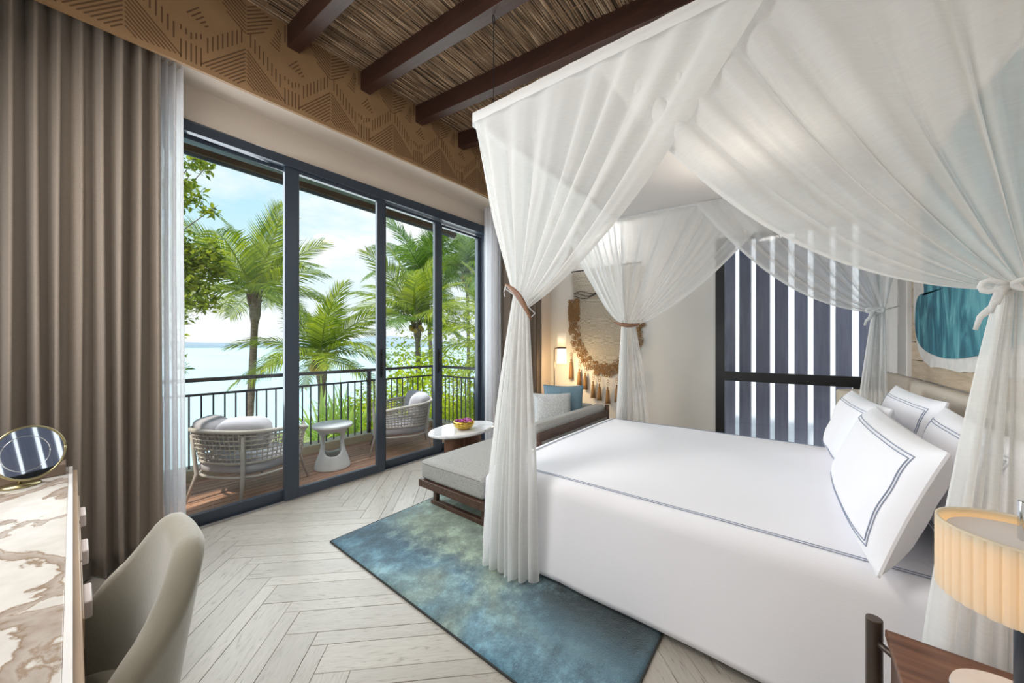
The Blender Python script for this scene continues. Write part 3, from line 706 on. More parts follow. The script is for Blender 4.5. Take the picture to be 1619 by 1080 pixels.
def pillow(label, c, w, h, T, rx, rz, lines=True, inset=.055, seed=0, flange=.03, group='white bed pillows with slate-blue border stitching'):
    """upright pillow: local X width, local Z height, front is +Y"""
    t = thing('pillow', label, 'pillow', c, group)
    M = Matrix.Rotation(rz, 4, 'Z') @ Matrix.Rotation(rx, 4, 'X')
    def sh(a, b, side):
        e = max(0, (1 - abs(a)**3.2)) ** .55 * max(0, (1 - abs(b)**3.2)) ** .55
        px = a*w/2*(1 - .05*(1-abs(a))*b*b - .035*(b*b)*abs(a)*0 - .045*(1-b*b)*0); pz = b*h/2
        px *= 1 - .05*(1-b*b)*abs(a)**4; pz *= 1 - .06*(1-a*a)*abs(b)**4
        y = side*(T/2*e + .004)
        y += .010*noise.noise(Vector((a*2.2+seed, b*2.2, side)))*e
        y += .03*b*b*b*(-1)*abs(a)*0
        return M @ Vector((px, y, pz))
    n = 30; mb = MB()
    def rm(x): return math.copysign(abs(x)**.8, x)
    mb.grid(lambda u, v: sh(rm(u*2-1), rm(v*2-1), 1), n, n); mb.grid(lambda u, v: sh(1-2*u if 0 else rm(1-2*u), rm(v*2-1), -1), n, n)
    # rim joining front and back
    per = [(i/n*2-1, -1) for i in range(n)] + [(1, i/n*2-1) for i in range(n)] + [(1-i/n*2, 1) for i in range(n)] + [(-1, 1-i/n*2) for i in range(n)]
    A = [sh(rm(a), rm(b), 1) for a, b in per]; B = [sh(rm(a), rm(b), -1) for a, b in per]; k = len(per)
    mb.add(A + B, [(i, k+i, k+(i+1) % k, (i+1) % k) for i in range(k)])
    body = local(mb, 'pillowcase', M_linen, t, smooth=True)
    if lines:
        lm = MB()
        for d in (0, .012):
            ax = 1 - 2*(inset+d)/w; bz = 1 - 2*(inset+d)/h
            P = [(-ax + 2*ax*i/24, -bz) for i in range(24)] + [(ax, -bz + 2*bz*i/24) for i in range(24)] + [(ax - 2*ax*i/24, bz) for i in range(24)] + [(-ax, bz - 2*bz*i/24) for i in range(25)]
            lm.tube([sh(a, b, 1) + M @ Vector((0, .0015, 0)) for a, b in P], .0017, 4, flat=1.3)
        q = lm.build('border_stitching', M_pipe, None); q.parent = body
    return t
pillow('nearest front pillow standing at the bedside drape, stitched border facing out', (2.13, -.275, .812), 1.0, .455, .18, math.radians(19), math.radians(1.5), seed=1)
pillow('second front pillow, beyond the nearest one, towards the louvred window', (2.98, -0.29, 0.812), .88, .45, .18, math.radians(16), math.radians(4), seed=5)
pillow('back pillow leaning on the headboard behind the nearest front pillow', (2.12, -0.50, 0.832), .88, .46, .15, math.radians(14), 0, seed=9)
pillow('back pillow leaning on the headboard behind the farther front pillow', (3.04, -0.50, 0.842), .88, .48, .15, math.radians(14), math.radians(2), seed=13)

# headboard: a wall-wide padded rail with a raised cushion behind the bed
hb = thing('headboard', 'beige padded headboard running along the boarded wall behind the pillows', 'headboard', (2.8, -.75, 0))
MB().box(.95, 5.30, YR+.001, -.745, .10, 1.07).build('padded_panel', M_headb, hb, bevel=.02, seg=3)
MB().box(1.30, 4.02, -.745, -.665, .30, 1.085).build('headboard_cushion', M_headb, hb, bevel=.038, seg=5)

# ------------------------------------------------------------------ canopy over the bed
CX0, CX1, CY0, CY1 = 1.60, 3.86, -.74, 1.58
def kz(y): return 2.785 + .05*(y - 1.58)
can = thing('bed_canopy', 'hanging four-poster style canopy of white voile tied back over the bed', 'canopy', (2.7, .4, 2.75))
fm = MB()
crn = [(CX0, CY0), (CX1, CY0), (CX1, CY1), (CX0, CY1)]
for (a, b) in zip(crn, crn[1:] + crn[:1]): 
    MB().tube([(a[0], a[1], kz(a[1])), (b[0], b[1], kz(b[1]))], .014, 8).build('frame_rod', M_sheer_hem, can, smooth=True)
def ctop(u, v):
    x = CX0 + (CX1-CX0)*u; y = CY0 + (CY1-CY0)*v
    return (x, y, kz(y) + .012 - .02*math.sin(PI*u)*math.sin(PI*v) + .003*math.sin(u*20)*math.sin(v*9))
MB().grid(ctop, 30, 30).build('canopy_top', M_canopy, can, smooth=True)
hm = MB()
for (a, b) in zip(crn, crn[1:] + crn[:1]):
    def hf(u, v, a=a, b=b):
        x = a[0] + (b[0]-a[0])*u; y = a[1] + (b[1]-a[1])*u
        ox = -.006 if a[0] == b[0] == CX0 else (.006 if a[0] == b[0] else 0); oy = (.006 if a[1] == CY1 else -.006) if a[1] == b[1] else 0
        return (x + ox*4.5, y + oy*4.5, kz(y) + .022 - .062*v + .0015*math.sin(u*90))
    hm.grid(hf, 60, 3)
hm.build('rod_sleeve', M_sheer_hem, can, smooth=True)
wires = [(1.64, 1.46), (1.64, -.55), (3.42, 1.46), (3.42, -.55)]
for (x, y) in wires:
    zb = cz(y) - .155
    w_ = MB().tube([(x, y, kz(y)), (x, y, zb - .06)], .0028, 6); w_.build('hanging_wire', M_black, can)
    h_ = MB().tube([(x + .010*math.sin(a), y, zb - .035 + .030*math.cos(a)) for a in [i*2*PI/12 for i in range(13)]], .003, 6); h_.build('hook', M_black, can)

def drape(A, B, T, tdir, tw, Bc, bdir, bw, nfold, seed, sagA=0, sagB=0, bottom=.02, nrm=Vector((1, 0, 0)), amp_top=.007, mid=.024, low=.05, slackA=0, m=None, tz=None, T2=None, cut=None):
    """A,B: ends of the cloth's top edge; T: tie centre; the edge B sags most. Bc: bottom centre"""
    rnd = random.Random(seed); A, B, T, Bc = map(Vector, (A, B, T, Bc)); tdir = Vector(tdir).normalized(); bdir = Vector(bdir).normalized(); nrm = Vector(nrm).normalized()
    ph = [rnd.uniform(-.5, .5) for _ in range(8)]; am = [rnd.uniform(.5, 1.3) for _ in range(nfold*2 + 4)]
    def fold(u, sh=0):
        t = (u + .012*math.sin(7*u*PI + ph[0]) + .03*math.sin(3*u*PI + ph[1]))*nfold + sh
        i = int(math.floor(t*2)) % len(am)
        s = math.sin(2*PI*t); 
        return math.copysign(abs(s)**.8, s)*am[i]
    NV1, NV2, NU = 34, 40, nfold*14
    def f(u, v):
        v = v*(NV1 + NV2)
        top = A + (B-A)*u
        tie = T + tdir*(u-.5)*tw
        bot = Bc + bdir*(u-.5)*bw; bot.z = bottom
        if v <= NV1:
            s = v/NV1
            p = top.lerp(tie, s)
            sg = (sagA*(1-u)**2 + sagB*u**2) * 4*s*(1-s)*(1 + .35*(s-.4))
            p.z -= sg
            a = amp_top*(1-s) + mid*math.sin(PI*min(1, s*1.02))**.9*(.35 + .65*(1-s)) + .016*s
            p += nrm * a * fold(u) 
            p += nrm * .02*noise.noise(Vector((u*3, s*2.5, seed)))*math.sin(PI*s)
            hv = (B-A).normalized(); p += hv * .45*a*fold(u, .25)*math.sin(PI*s)
            p += nrm * .0035*math.sin(u*nfold*17 + seed)*math.sin(PI*s)
            p.z -= .010*abs(fold(u, .1))*math.sin(PI*s)
        else:
            s = (v-NV1)/NV2; e = 1 - (1-s)**1.7; e = .65*e + .35*s
            p = tie.lerp(bot, e); p.z = tie.z + (bot.z - tie.z)*s
            n2 = nrm.lerp(Vector((-bdir.y, bdir.x, 0)) * (1 if nrm.dot(Vector((-bdir.y, bdir.x, 0))) >= 0 else -1), min(1, s*3)).normalized()
            a = .016 + (low-.016)*min(1, s*1.25)**.8
            p += n2 * a * fold(u) + bdir * .25*a*fold(u, .25)
            p += n2 * .012*noise.noise(Vector((u*3, s*3, seed+5)))*s
            if s > .93: p.z += .012*noise.noise(Vector((u*9, seed, 0)))*(s-.93)/.07
        if cut is not None and p.z < cut: p.z = cut
        return p
    mb = MB().grid(f, NU, NV1 + NV2)
    o = mb.build('drape', m or M_sheer, can, smooth=True)
    # folded hem along the free edge
    hmb = MB(); hmb.grid(lambda u, v: f(1 - .018*u, v) + nrm*.002, 3, NV1+NV2)
    hmb.build('hem', M_sheer_hem, o, smooth=True)
    return o
Zc = lambda y: kz(y) - .005
# corner by the rug
T1_ = (1.60, 1.22, 1.60)
drape((CX0-.012, CY1, Zc(CY1)), (CX0-.012, .03, Zc(.03)), T1_, (.1, -1, -.9), .13, (1.59, 1.30, 0), (.15, -1, 0), .36, 7, 3, sagA=.02, sagB=.12, nrm=(1, .15, 0), low=.055, bottom=.03)
drape((CX0, CY1+.005, Zc(CY1)), (3.15, CY1+.005, Zc(CY1)), (1.63, 1.24, 1.62), (1, -.4, -.3), .07, (1.60, 1.34, 0), (.3, .9, 0), .26, 6, 5, sagA=.02, sagB=.14, nrm=(0, 1, 0), low=.045, bottom=.03)
# far corner at the foot
drape((CX1, CY1, Zc(CY1)), (CX1, .0, Zc(.0)), (3.80, 1.40, 1.56), (-.2, -1, -.12), .14, (3.80, 1.36, 0), (.3, -1, 0), .40, 7, 11, sagA=.03, sagB=.14, nrm=(1, .1, 0), low=.05)
drape((CX1, CY1, Zc(CY1)), (2.35, CY1, Zc(CY1)), (3.76, 1.45, 1.57), (-1, -.1, .1), .12, (3.74, 1.45, 0), (-1, .3, 0), .26, 7, 12, sagA=.02, sagB=.20, nrm=(0, 1, 0), low=.045)
# far corner at the head
drape((CX1-.035, CY0, Zc(CY0)), (CX1-.035, .76, Zc(.76)), (3.80, -.50, 1.60), (0, 1, -.15), .07, (3.80, -.45, 0), (.1, 1, 0), .22, 7, 21, sagA=.0, sagB=.20, nrm=(1, .1, 0), low=.045, mid=.022)
# near corner at the head
drape((CX0+.035, CY0, Zc(CY0)), (CX0+.035, .77, Zc(.77)), (1.54, -.46, 1.50), (0, 1, -.1), .07, (1.52, -.455, 0), (0, 1, 0), .38, 8, 31, sagA=.0, sagB=.22, nrm=(1, 0, 0), low=.05, mid=.024)
# voile hanging at the wall beside the far head corner
def wsheer(u, v):
    return (4.46 + .80*u, -.70 + .018*math.sin(u*38) + .01*math.sin(u*11), 1.10 + (3.05-1.10)*v)
MB().grid(wsheer, 90, 10).build('wall_drape', M_sheer_hem, can, smooth=True)
# timber crescents and knotted ties
def crescent(c, a, b, r0, axis_n, name='tieback', bulge=.05):
    a, b = Vector(a), Vector(b); n = Vector(axis_n).normalized(); pts = []; rr = []
    for i in range(17):
        t = i/16; p = a.lerp(b, t) + n*bulge*math.sin(PI*t); pts.append(p); rr.append(r0*(.35 + .65*math.sin(PI*t)))
    return MB().tube(pts, rr, 8, flat=.55).build(name, M_tie, can, smooth=True)
crescent(0, (1.535, 1.275, 1.69), (1.535, 1.10, 1.485), .020, (-.45, -.55, .55), bulge=.035)
tb = MB().tube([(1.535, 1.275, 1.69), (1.60, 1.33, 1.68), (1.68, 1.28, 1.62), (1.66, 1.16, 1.53), (1.54, 1.11, 1.49)], .0025, 6); tb.tube([(1.535, 1.275, 1.69), (1.53, 1.285, 1.65), (1.535, 1.28, 1.62)], .0025, 6)
tb.build('tie_cord', M_sheer_hem, can, smooth=True)
crescent(0, (3.69, 1.53, 1.60), (3.76, 1.28, 1.57), .022, (-.6, -.3, -.5), bulge=.05)
def knot(c, s, side):
    c = Vector(c); mb = MB()
    for k in range(3):
        ax = [Vector((1, .2, .3)), Vector((.2, 1, .6)), Vector((.3, .5, 1))][k].normalized(); u = ax.orthogonal().normalized(); w = ax.cross(u)
        mb.tube([c + (u*math.cos(a) + w*math.sin(a))*s*.55 for a in [i*2*PI/14 for i in range(15)]], s*.34, 7)
    for (dx, L) in ((.055, .85), (.03, .5)):
        pts = [c + Vector((-.02 - .05*s*k, side*dx*(k/5)**.7*1.0, -.12*L*(k/5) + .008*math.sin(k*2))) for k in range(6)]
        mb.tube(pts, [s*.2, s*.34, s*.24, s*.36, s*.28, s*.2], 7, flat=.5)
    for sg in (-1, 1):
        mb.tube([c + Vector((-.02, sg*(.045*math.sin(a)), .03*math.sin(2*a)*.5 + .006)) for a in [i*PI/8 for i in range(9)]], s*.3, 6, flat=.6)
    return mb.build('knotted_tie', M_sheer_hem, can, smooth=True)
knot((1.50, -.425, 1.495), .023, 1); knot((3.74, -.47, 1.60), .036, 1)
MB().tube([(3.76, -.50, 1.60), (4.1, -.60, 1.64), (4.40, -.70, 1.68)], .005, 6).tube([(4.40, -.70, 1.68), (4.47, -.70, 1.90), (4.47, -.70, 2.4)], .003, 6).tube([(4.40, -.70, 1.68), (4.48, -.70, 1.5), (4.49, -.70, 1.12)], .003, 6).build('tie_cord', M_sheer_hem, can, smooth=True)

# ------------------------------------------------------------------ daybed along the foot of the bed
db = thing('daybed', 'grey upholstered daybed with dark wooden sled frame between bed and glass doors', 'daybed', (2.9, 2.05, 0))
X0, X1, Y0, Y1 = 1.80, 3.86, 1.70, 2.44
fr_ = MB(); fr_.box(X0, X1, Y0, Y0+.04, .175, .235); fr_.box(X0, X1, Y1-.04, Y1, .175, .235); fr_.box(X0, X0+.04, Y0+.04, Y1-.04, .175, .235); fr_.box(X1-.04, X1, Y0+.04, Y1-.04, .175, .235)
fr_.build('frame', M_walnut, db, bevel=.004)
for xx in (1.90, 3.70):
    MB().box(xx-.02, xx+.02, Y0+.05, Y1-.06, .018, .055).build('runner', M_walnut, db, bevel=.004)
    for yy in (Y0+.08, Y1-.11):
        MB().box(xx-.018, xx+.018, yy-.02, yy+.02, .055, .175).build('leg', M_walnut, db, bevel=.003)
sc_ = MB()
def cushion_box(x0, x1, y0, y1, z0, z1, e=.10, pillow=.02):
    mb = MB(); cx, cy, cz_ = (x0+x1)/2, (y0+y1)/2, (z0+z1)/2; a, b, c = (x1-x0)/2, (y1-y0)/2, (z1-z0)/2; r = min(c*.45, .05)
    def f(u, v):
        th = 2*PI*u; ph = PI*(v-.5); n = Vector((math.cos(ph)*math.cos(th), math.cos(ph)*math.sin(th), math.sin(ph)))
        def cl(t, lim): return max(-lim, min(lim, t))
        k = 3.0; core = Vector((cl(n.x*k*a, a-r), cl(n.y*k*b, b-r), cl(n.z*k*c*1.2, c-r)))
        p = core + n*r; q = Vector((p.x/a, p.y/b, 0)); p.z += math.copysign(pillow*max(0, (1-abs(q.x)**4))*max(0, (1-abs(q.y)**4)), p.z) if abs(p.z) > c*.5 else 0
        return (cx+p.x, cy+p.y, cz_+p.z)
    return mb.grid(f, 96, 40, True)
o = cushion_box(X0+.01, X1-.02, Y0+.02, Y1-.01, .236, .395, pillow=.008).build('seat_cushion', M_grey, db, smooth=True)
wl_p = MB()
for zz in (.375,): wl_p.tube([(X0+.012, Y0+.05, zz), (X0+.008, Y1-.04, zz), (X0+.03, Y1-.012, zz), (X1-.05, Y1-.008, zz)], .004, 6)
wl_p.build('seam_piping', M_grey, o, smooth=True)
rl_ = MB(); rl_.box(2.45, X1+.02, Y0-.035, Y0-.005, .525, .60); rl_.box(X1-.02, X1+.02, Y0-.035, Y0+.005, .175, .655)
rl_.box(2.45, 2.49, Y0-.035, Y0-.005, .20, .525); rl_.build('back_frame', M_walnut, db, bevel=.004)
MB().box(2.49, X1-.02, Y0-.028, Y0-.012, .235, .525).build('back_panel', M_grey, db, bevel=.003)
MB().box(X1-.01, X1+.02, Y0, Y1-.02, .525, .60).build('arm_frame', M_walnut, db, bevel=.004)
cushion_box(2.46, X1-.01, Y0-.01, Y0+.13, .40, .665, pillow=.0).build('back_bolster', M_grey, db, smooth=True)
cushion_box(X1-.16, X1+.0, Y0+.13, Y1-.02, .40, .655, pillow=.0).build('arm_bolster', M_grey, db, smooth=True)
def cushion(name, label, c, w, h, T, rx, rz, m, seed):
    M = Matrix.Translation(c) @ Matrix.Rotation(rz, 4, 'Z') @ Matrix.Rotation(rx, 4, 'X')
    def sh(a, b, side):
        e = max(0, (1-abs(a)**2.4))**.6 * max(0, (1-abs(b)**2.4))**.6
        px = a*w/2*(1 - .07*(1-b*b)*abs(a)**3); pz = b*h/2*(1 - .07*(1-a*a)*abs(b)**3)
        return M @ Vector((px, side*T/2*e + .006*noise.noise(Vector((a*3+seed, b*3, side))), pz))
    mb = MB(); mb.grid(lambda u, v: sh(u*2-1, v*2-1, 1), 22, 22); mb.grid(lambda u, v: sh(1-u*2, v*2-1, -1), 22, 22)
    o = mb.build(name, m, None, smooth=True); tag(o, label, 'cushion')
    P = [(i/11-1, -1) for i in range(22)] + [(1, i/11-1) for i in range(22)] + [(1-i/11, 1) for i in range(22)] + [(-1, 1-i/11) for i in range(23)]
    MB().tube([sh(a, b, 1) for a, b in P], .004, 5).build('piping', m, o, smooth=True)
    return o
cushion('throw_cushion', 'dusty blue square cushion propped in the corner of the daybed', (3.54, 2.08, .665), .46, .44, .20, math.radians(-16), math.radians(-62), M_blue, 3)
cushion('throw_cushion', 'pale grey woven cushion leaning in front of the blue one', (3.28, 2.06, .625), .42, .40, .19, math.radians(-24), math.radians(-50), M_pale, 7)

# ------------------------------------------------------------------ marble side table and flower bowl
tb = thing('side_table', 'oval white marble side table on a dark wooden base by the glass doors', 'side table', (2.62, 2.77, 0))
MB().lathe([(0, .0), (.36, .0), (.395, .008), (.42, .022), (.42, .036), (.41, .044), (0, .044)], (2.62, 2.77, .415), 64, 1, .60).build('table_top', M_marble, tb, smooth=False, bevel=0)
bs = MB().lathe([(0, .0), (.24, .0), (.24, .39), (0, .39)], (2.64, 2.79, .022), 40, 1, .55); bs.build('base', M_walnutx, tb)
MB().lathe([(0, 0), (.27, 0), (.27, .02), (0, .02)], (2.64, 2.79, .002), 40, 1, .6).build('foot_plate', M_chrome, tb)
bo = thing('flower_bowl', 'small gold bowl filled with purple petals on the marble table', 'bowl', (2.58, 2.72, .459))
MB().lathe([(.0, .003), (.055, .0), (.085, .02), (.107, .05), (.112, .078), (.106, .090), (.099, .088), (.104, .075), (.09, .045), (.06, .02), (0, .016)], (2.58, 2.72, .459), 40).build('bowl_body', M_gold, bo, smooth=True)
rn = random.Random(4); hmr = MB()
for i in range(220):
    a = i*2.399; zf = .012 + .07*((i*.618) % 1); rr_ = .062 + (zf/.09)**.7*.05
    hmr.lathe([(0, 0), (.006, .001), (.005, .005), (0, .006)], (2.58 + rr_*math.cos(a), 2.72 + rr_*math.sin(a), .459 + zf), 6)
q = hmr.build('hammered_dimples', M_gold, bo, smooth=True); q['kind'] = 'stuff'
pt = MB()
for i in range(150):
    a = rn.uniform(0, 2*PI); r = .09*math.sqrt(rn.random()); c = Vector((2.58 + r*math.cos(a), 2.72 + r*math.sin(a), .459 + .078 + rn.uniform(0, .022)))
    M = Matrix.Translation(c) @ Matrix.Rotation(rn.uniform(0, 6), 4, 'Z') @ Matrix.Rotation(rn.uniform(-.9, .9), 4, 'X')
    pt.add([M @ Vector(p) for p in ((-.012, 0, 0), (0, -.009, .003), (.014, 0, .004), (0, .009, .003))], [(0, 1, 2, 3)])
q = pt.build('petals', M_petal, bo); q['kind'] = 'stuff'

# ------------------------------------------------------------------ floor lamp in the corner
fl = thing('floor_lamp', 'slim floor lamp with stacked paper shades, lower one lit, behind the daybed', 'floor lamp', (4.80, 2.98, 0))
LX, LY = 4.86, 2.88
MB().tube([(4.80, 2.98, .0), (4.80, 2.98, 1.27), (4.81, 2.965, 1.295), (4.83, 2.93, 1.30), (LX, LY, 1.30)], .008, 8).build('pole', M_bronze, fl, smooth=True)
MB().lathe([(0, 0), (.13, 0), (.13, .012), (.01, .018), (0, .02)], (4.80, 2.98, 0), 28).build('base', M_bronze, fl)
MB().lathe([(.072, 0), (.072, .025), (.06, .025), (.06, 0), (.072, 0)], (LX, LY, 1.288), 24).build('ring', M_bronze, fl)
MB().lathe([(.062, 0), (.070, .215)], (LX, LY, 1.315), 28).build('upper_shade', M_shade, fl, smooth=True, solid=.003)
MB().lathe([(.074, 0), (.066, .23)], (LX, LY, 1.055), 28).build('lower_shade', M_lit, fl, smooth=True, solid=.003)
light('floor_lamp_bulb', 'POINT', (LX - .0, LY, .98), 16, (1, .68, .34), shadow_soft_size=.06)
light('upper_shade_fill', 'POINT', (LX, LY, 1.42), 1.1, (1, .84, .62), shadow_soft_size=.03)  # added to brighten the upper shade; only the lower one is lit

# ------------------------------------------------------------------ knotted wall hanging
wh = thing('wall_hanging', 'cream knotted crescent wall hanging with brown jute netting and tassels', 'wall hanging', (XF-.03, 2.35, 2.6))
WX = XF - .035
def wy(px): return px
yc_, hw_ = 2.36, .58
def half(z):   # half width of the knitted body at height z
    if z > 1.75: return hw_ - .03*math.sin((2.58-z)*3)
    t = (1.75 - z)/.85
    return hw_*math.sqrt(max(0, 1 - t*t))
bd = MB(); z = 2.56; r_i = 0
while z > .92:
    h = half(z)
    if h > .03:
        n = max(6, int(h*2/.02)); pts = [(WX + .006*math.sin(i*2.1 + r_i*1.7), yc_ - h + 2*h*i/n, z + .007*math.sin(i*PI + r_i*PI) + .012*math.sin(i*.25 + r_i*.1)) for i in range(n+1)]
        bd.tube(pts, .0080, 5)
    z -= .0195; r_i += 1
q = bd.build('knotted_body', M_cord, wh, smooth=True)
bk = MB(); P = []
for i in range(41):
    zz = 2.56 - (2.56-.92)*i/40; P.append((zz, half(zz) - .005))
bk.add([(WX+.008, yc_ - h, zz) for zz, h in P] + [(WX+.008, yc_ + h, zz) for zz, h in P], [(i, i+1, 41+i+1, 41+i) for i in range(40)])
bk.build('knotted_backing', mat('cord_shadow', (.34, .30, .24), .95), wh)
MB().tube([(WX, yc_-hw_-.02, 2.585), (WX, yc_+hw_+.02, 2.585)], .012, 8).build('hanging_rod', M_dcord, wh)
st_ = MB()
for j in range(3):
    st_.tube([(WX-.014, yc_ + .54 - .72*i/20, 2.21 - .035*j + .03*math.sin(i*.5+j)) for i in range(21)], .006, 5)
st_.build('dark_stripe', M_dcord, wh, smooth=True)
nt_ = MB(); rn = random.Random(12)
def edge_pt(s, off):   # s 0..1 down the window-side edge and round the bottom
    if s < .35: zz = 2.1 - (2.1-1.75)*s/.35; return Vector((WX-.012, yc_ + hw_ + off, zz))
    th = (s-.35)/.65*PI*.98; return Vector((WX-.012, yc_ + (hw_+off)*math.cos(th), 1.75 - (.85+off)*math.sin(th)))
for k in range(520):
    s = rn.random(); off = rn.uniform(-.13, .06); c = edge_pt(s, off); r = rn.uniform(.016, .026); e = rn.uniform(.8, 1.5)
    nt_.tube([c + Vector((.006*math.sin(3*a), r*math.cos(a), r*e*math.sin(a))) for a in [i*2*PI/10 for i in range(11)]], .0052, 4)
q = nt_.build('jute_netting', M_jute, wh, smooth=True); q['kind'] = 'stuff'
for (y, zt) in ((2.955, 1.22), (2.80, 1.06), (2.69, 1.0), (2.55, .87), (2.44, .84), (2.30, .80), (2.15, .84), (1.98, .95), (1.84, 1.08)):
    L = .34 if y > 2.9 else .27
    tm = MB(); zb = zt - .10 + .0
    for k in range(2): tm.tube([(WX-.014, y + .018*math.cos(a), zt - .03 - .04*k + .022*math.sin(a)) for a in [i*2*PI/10 for i in range(11)]], .004, 4)
    z0 = zt - .11
    tm.lathe([(0, 0), (.012, -.005), (.014, -.03), (.010, -.045), (.022, -.07), (.030, -L*.7), (.034, -L), (0, -L)], (WX-.022, y, z0), 12)
    for k in range(12):
        a = k*2*PI/12; tm.tube([(WX-.022 + .020*math.cos(a)*.9, y + .020*math.sin(a), z0-.06), (WX-.022 + .034*math.cos(a), y + .036*math.sin(a), z0-L-.01)], .0035, 4)
    tm.build('tassel', M_jute, wh, smooth=True)

# ------------------------------------------------------------------ artwork over the headboard
ar = thing('artwork', 'teal dyed textile artwork with a ragged white border over the headboard', 'artwork', (3.3, YR+.05, 1.2))
ax0, ax1, az0, az1 = 2.15, 4.27, 1.19, 2.75
def blob(mx, my, amp, seed, x0, x1, z0, z1, n=90):
    out = []
    for i in range(n):
        th = 2*PI*i/n; c, s = math.cos(th), math.sin(th); r = (abs(c)**5 + abs(s)**5)**(-1/5)
        x = (x0+x1)/2 + (x1-x0)/2*c*r; z = (z0+z1)/2 + (z1-z0)/2*s*r
        d = amp*noise.noise(Vector((c*2.2, s*2.2, seed))) + amp*.35*noise.noise(Vector((c*9, s*9, seed)))
        out.append((x + d*c, z + d*s))
    return out
def plate(poly, y0, y1):
    n = len(poly); mb = MB(); cx = sum(p[0] for p in poly)/n; cz0 = sum(p[1] for p in poly)/n
    mb.add([(x, y1, z) for x, z in poly] + [(x, y0, z) for x, z in poly] + [(cx, y1, cz0)], [(i, (i+1) % n, n+(i+1) % n, n+i) for i in range(n)] + [((i+1) % n, i, 2*n) for i in range(n)]); return mb
plate(blob(0, 0, .05, 3, ax0, ax1, az0, az1), YR+.024, YR+.040).build('border_sheet', mat('handmade_paper', (.74, .72, .70), .9, c2=(.60, .60, .60), scale=14, bump=.4), ar)
pl = [(4.06, 2.6), (4.02, 2.2), (3.98, 1.9), (3.93, 1.70), (4.00, 1.74), (4.14, 1.72), (4.20, 1.60), (4.19, 1.45), (4.10, 1.36), (3.95, 1.31), (3.75, 1.28), (3.5, 1.26), (3.2, 1.27), (2.9, 1.30), (2.6, 1.33), (2.38, 1.4), (2.3, 1.6), (2.28, 2.0), (2.3, 2.6), (3.0, 2.66)]
def smooth_poly(pl, it=2):
    for _ in range(it):
        q = []
        for i in range(len(pl)):
            a, b = pl[i], pl[(i+1) % len(pl)]; q += [(a[0]*.75+b[0]*.25, a[1]*.75+b[1]*.25), (a[0]*.25+b[0]*.75, a[1]*.25+b[1]*.75)]
        pl = q
    return pl
plate(smooth_poly(pl), YR+.040, YR+.047).build('dyed_sheet', M_art, ar)

# ------------------------------------------------------------------ bedside tables and lamps
def bedside(label, x0, x1, y0, y1, z, px, py):
    t = thing('bedside_table', label, 'bedside table', ((x0+x1)/2, (y0+y1)/2, 0))
    MB().box(x0, x1, y0, y1, z-.022, z).build('table_top', M_walnutx, t, bevel=.003)
    MB().box(x0+.01, x1-.01, y0+.01, y1-.02, z-.20, z-.024).build('drawer_case', M_walnutx, t, bevel=.003)
    MB().box(x0+.025, x1-.025, y1-.021, y1-.008, z-.185, z-.04).build('drawer_front', M_walnut, t, bevel=.003)
    for (x, y) in ((px, py), (x0-.015, py), (px, y0+.03), (x0-.015, y0+.03)):
        MB().tube([(x, y, 0), (x, y, z+.008)], .0185, 20).build('leg', M_bronze, t, bevel=.002)
    MB().tube([(px, py, z-.055), (x1-.03, y1-.02, z-.055)], .009, 10).build('stretcher', M_bronze, t, smooth=True)
    MB().tube([(x0-.015, py, z-.055), (x0+.03, y1-.02, z-.055)], .009, 10).build('stretcher', M_bronze, t, smooth=True)
    return t
bedside('walnut bedside table with bronze tube legs under the pleated lamp', .93, 1.43, -.66, -.20, .55, 1.452, -.182)
bedside('walnut bedside table on the far side of the bed below the louvred window', 3.98, 4.46, -.66, -.25, .55, 3.965, -.235)
tl = thing('table_lamp', 'table lamp with a cream pleated drum shade on the nearest bedside table', 'table lamp', (1.275, -.384, .551))
c0 = (1.275, -.384, 0)
MB().lathe([(0, .551), (.098, .551), (.10, .557), (.098, .565), (0, .567)], c0, 40).build('base', M_diff, tl)
MB().tube([(1.275, -.384, .566), (1.275, -.384, .92)], .0125, 16).build('pole', M_frame, tl, smooth=True)
npl = 38
def shade(rad, z0, z1, amp, off):
    def f(u, v):
        th = 2*PI*u; k = (u*npl) % 1
        r = rad + amp*(1 - abs(2*k-1))**.35 - amp + off
        return (c0[0] + r*math.cos(th), c0[1] + r*math.sin(th), z0 + (z1-z0)*v)
    return MB().grid(f, npl*6, 1, True)
shade(.122, .787, .945, .0042, 0).build('pleated_shade', M_pleat, tl)
shade(.1165, .789, .943, .0, 0).build('shade_lining', M_pleatin, tl)
MB().lathe([(.121, .943), (.1215, .947), (.1165, .948), (.1160, .943)], c0, 60).build('shade_rim', M_pleat, tl, smooth=True)
MB().lathe([(0, .927), (.104, .927), (.104, .930), (0, .930)], c0, 50).build('diffuser', M_diff, tl)
MB().box(c0[0]-.008, c0[0]+.008, c0[1]-.006, c0[1]+.006, .93, 1.015).build('finial', M_chrome, tl, bevel=.003)
light('bedside_lamp_bulb', 'POINT', (1.275, -.384, .86), .8, (1, .62, .30), shadow_soft_size=.03)
tl2 = thing('table_lamp', 'small cream drum lamp on the far bedside table', 'table lamp', (4.21, -.45, .551))
MB().lathe([(0, .551), (.07, .551), (.07, .565), (0, .567)], (4.21, -.45, 0), 30).build('base', M_diff, tl2)
MB().tube([(4.21, -.45, .56), (4.21, -.45, .78)], .010, 10).build('pole', M_frame, tl2)
MB().lathe([(.150, .75), (.158, .76), (.158, .945), (.150, .955), (.14, .955)], (4.21, -.45, 0), 40).build('shade', M_pleat, tl2, smooth=True)

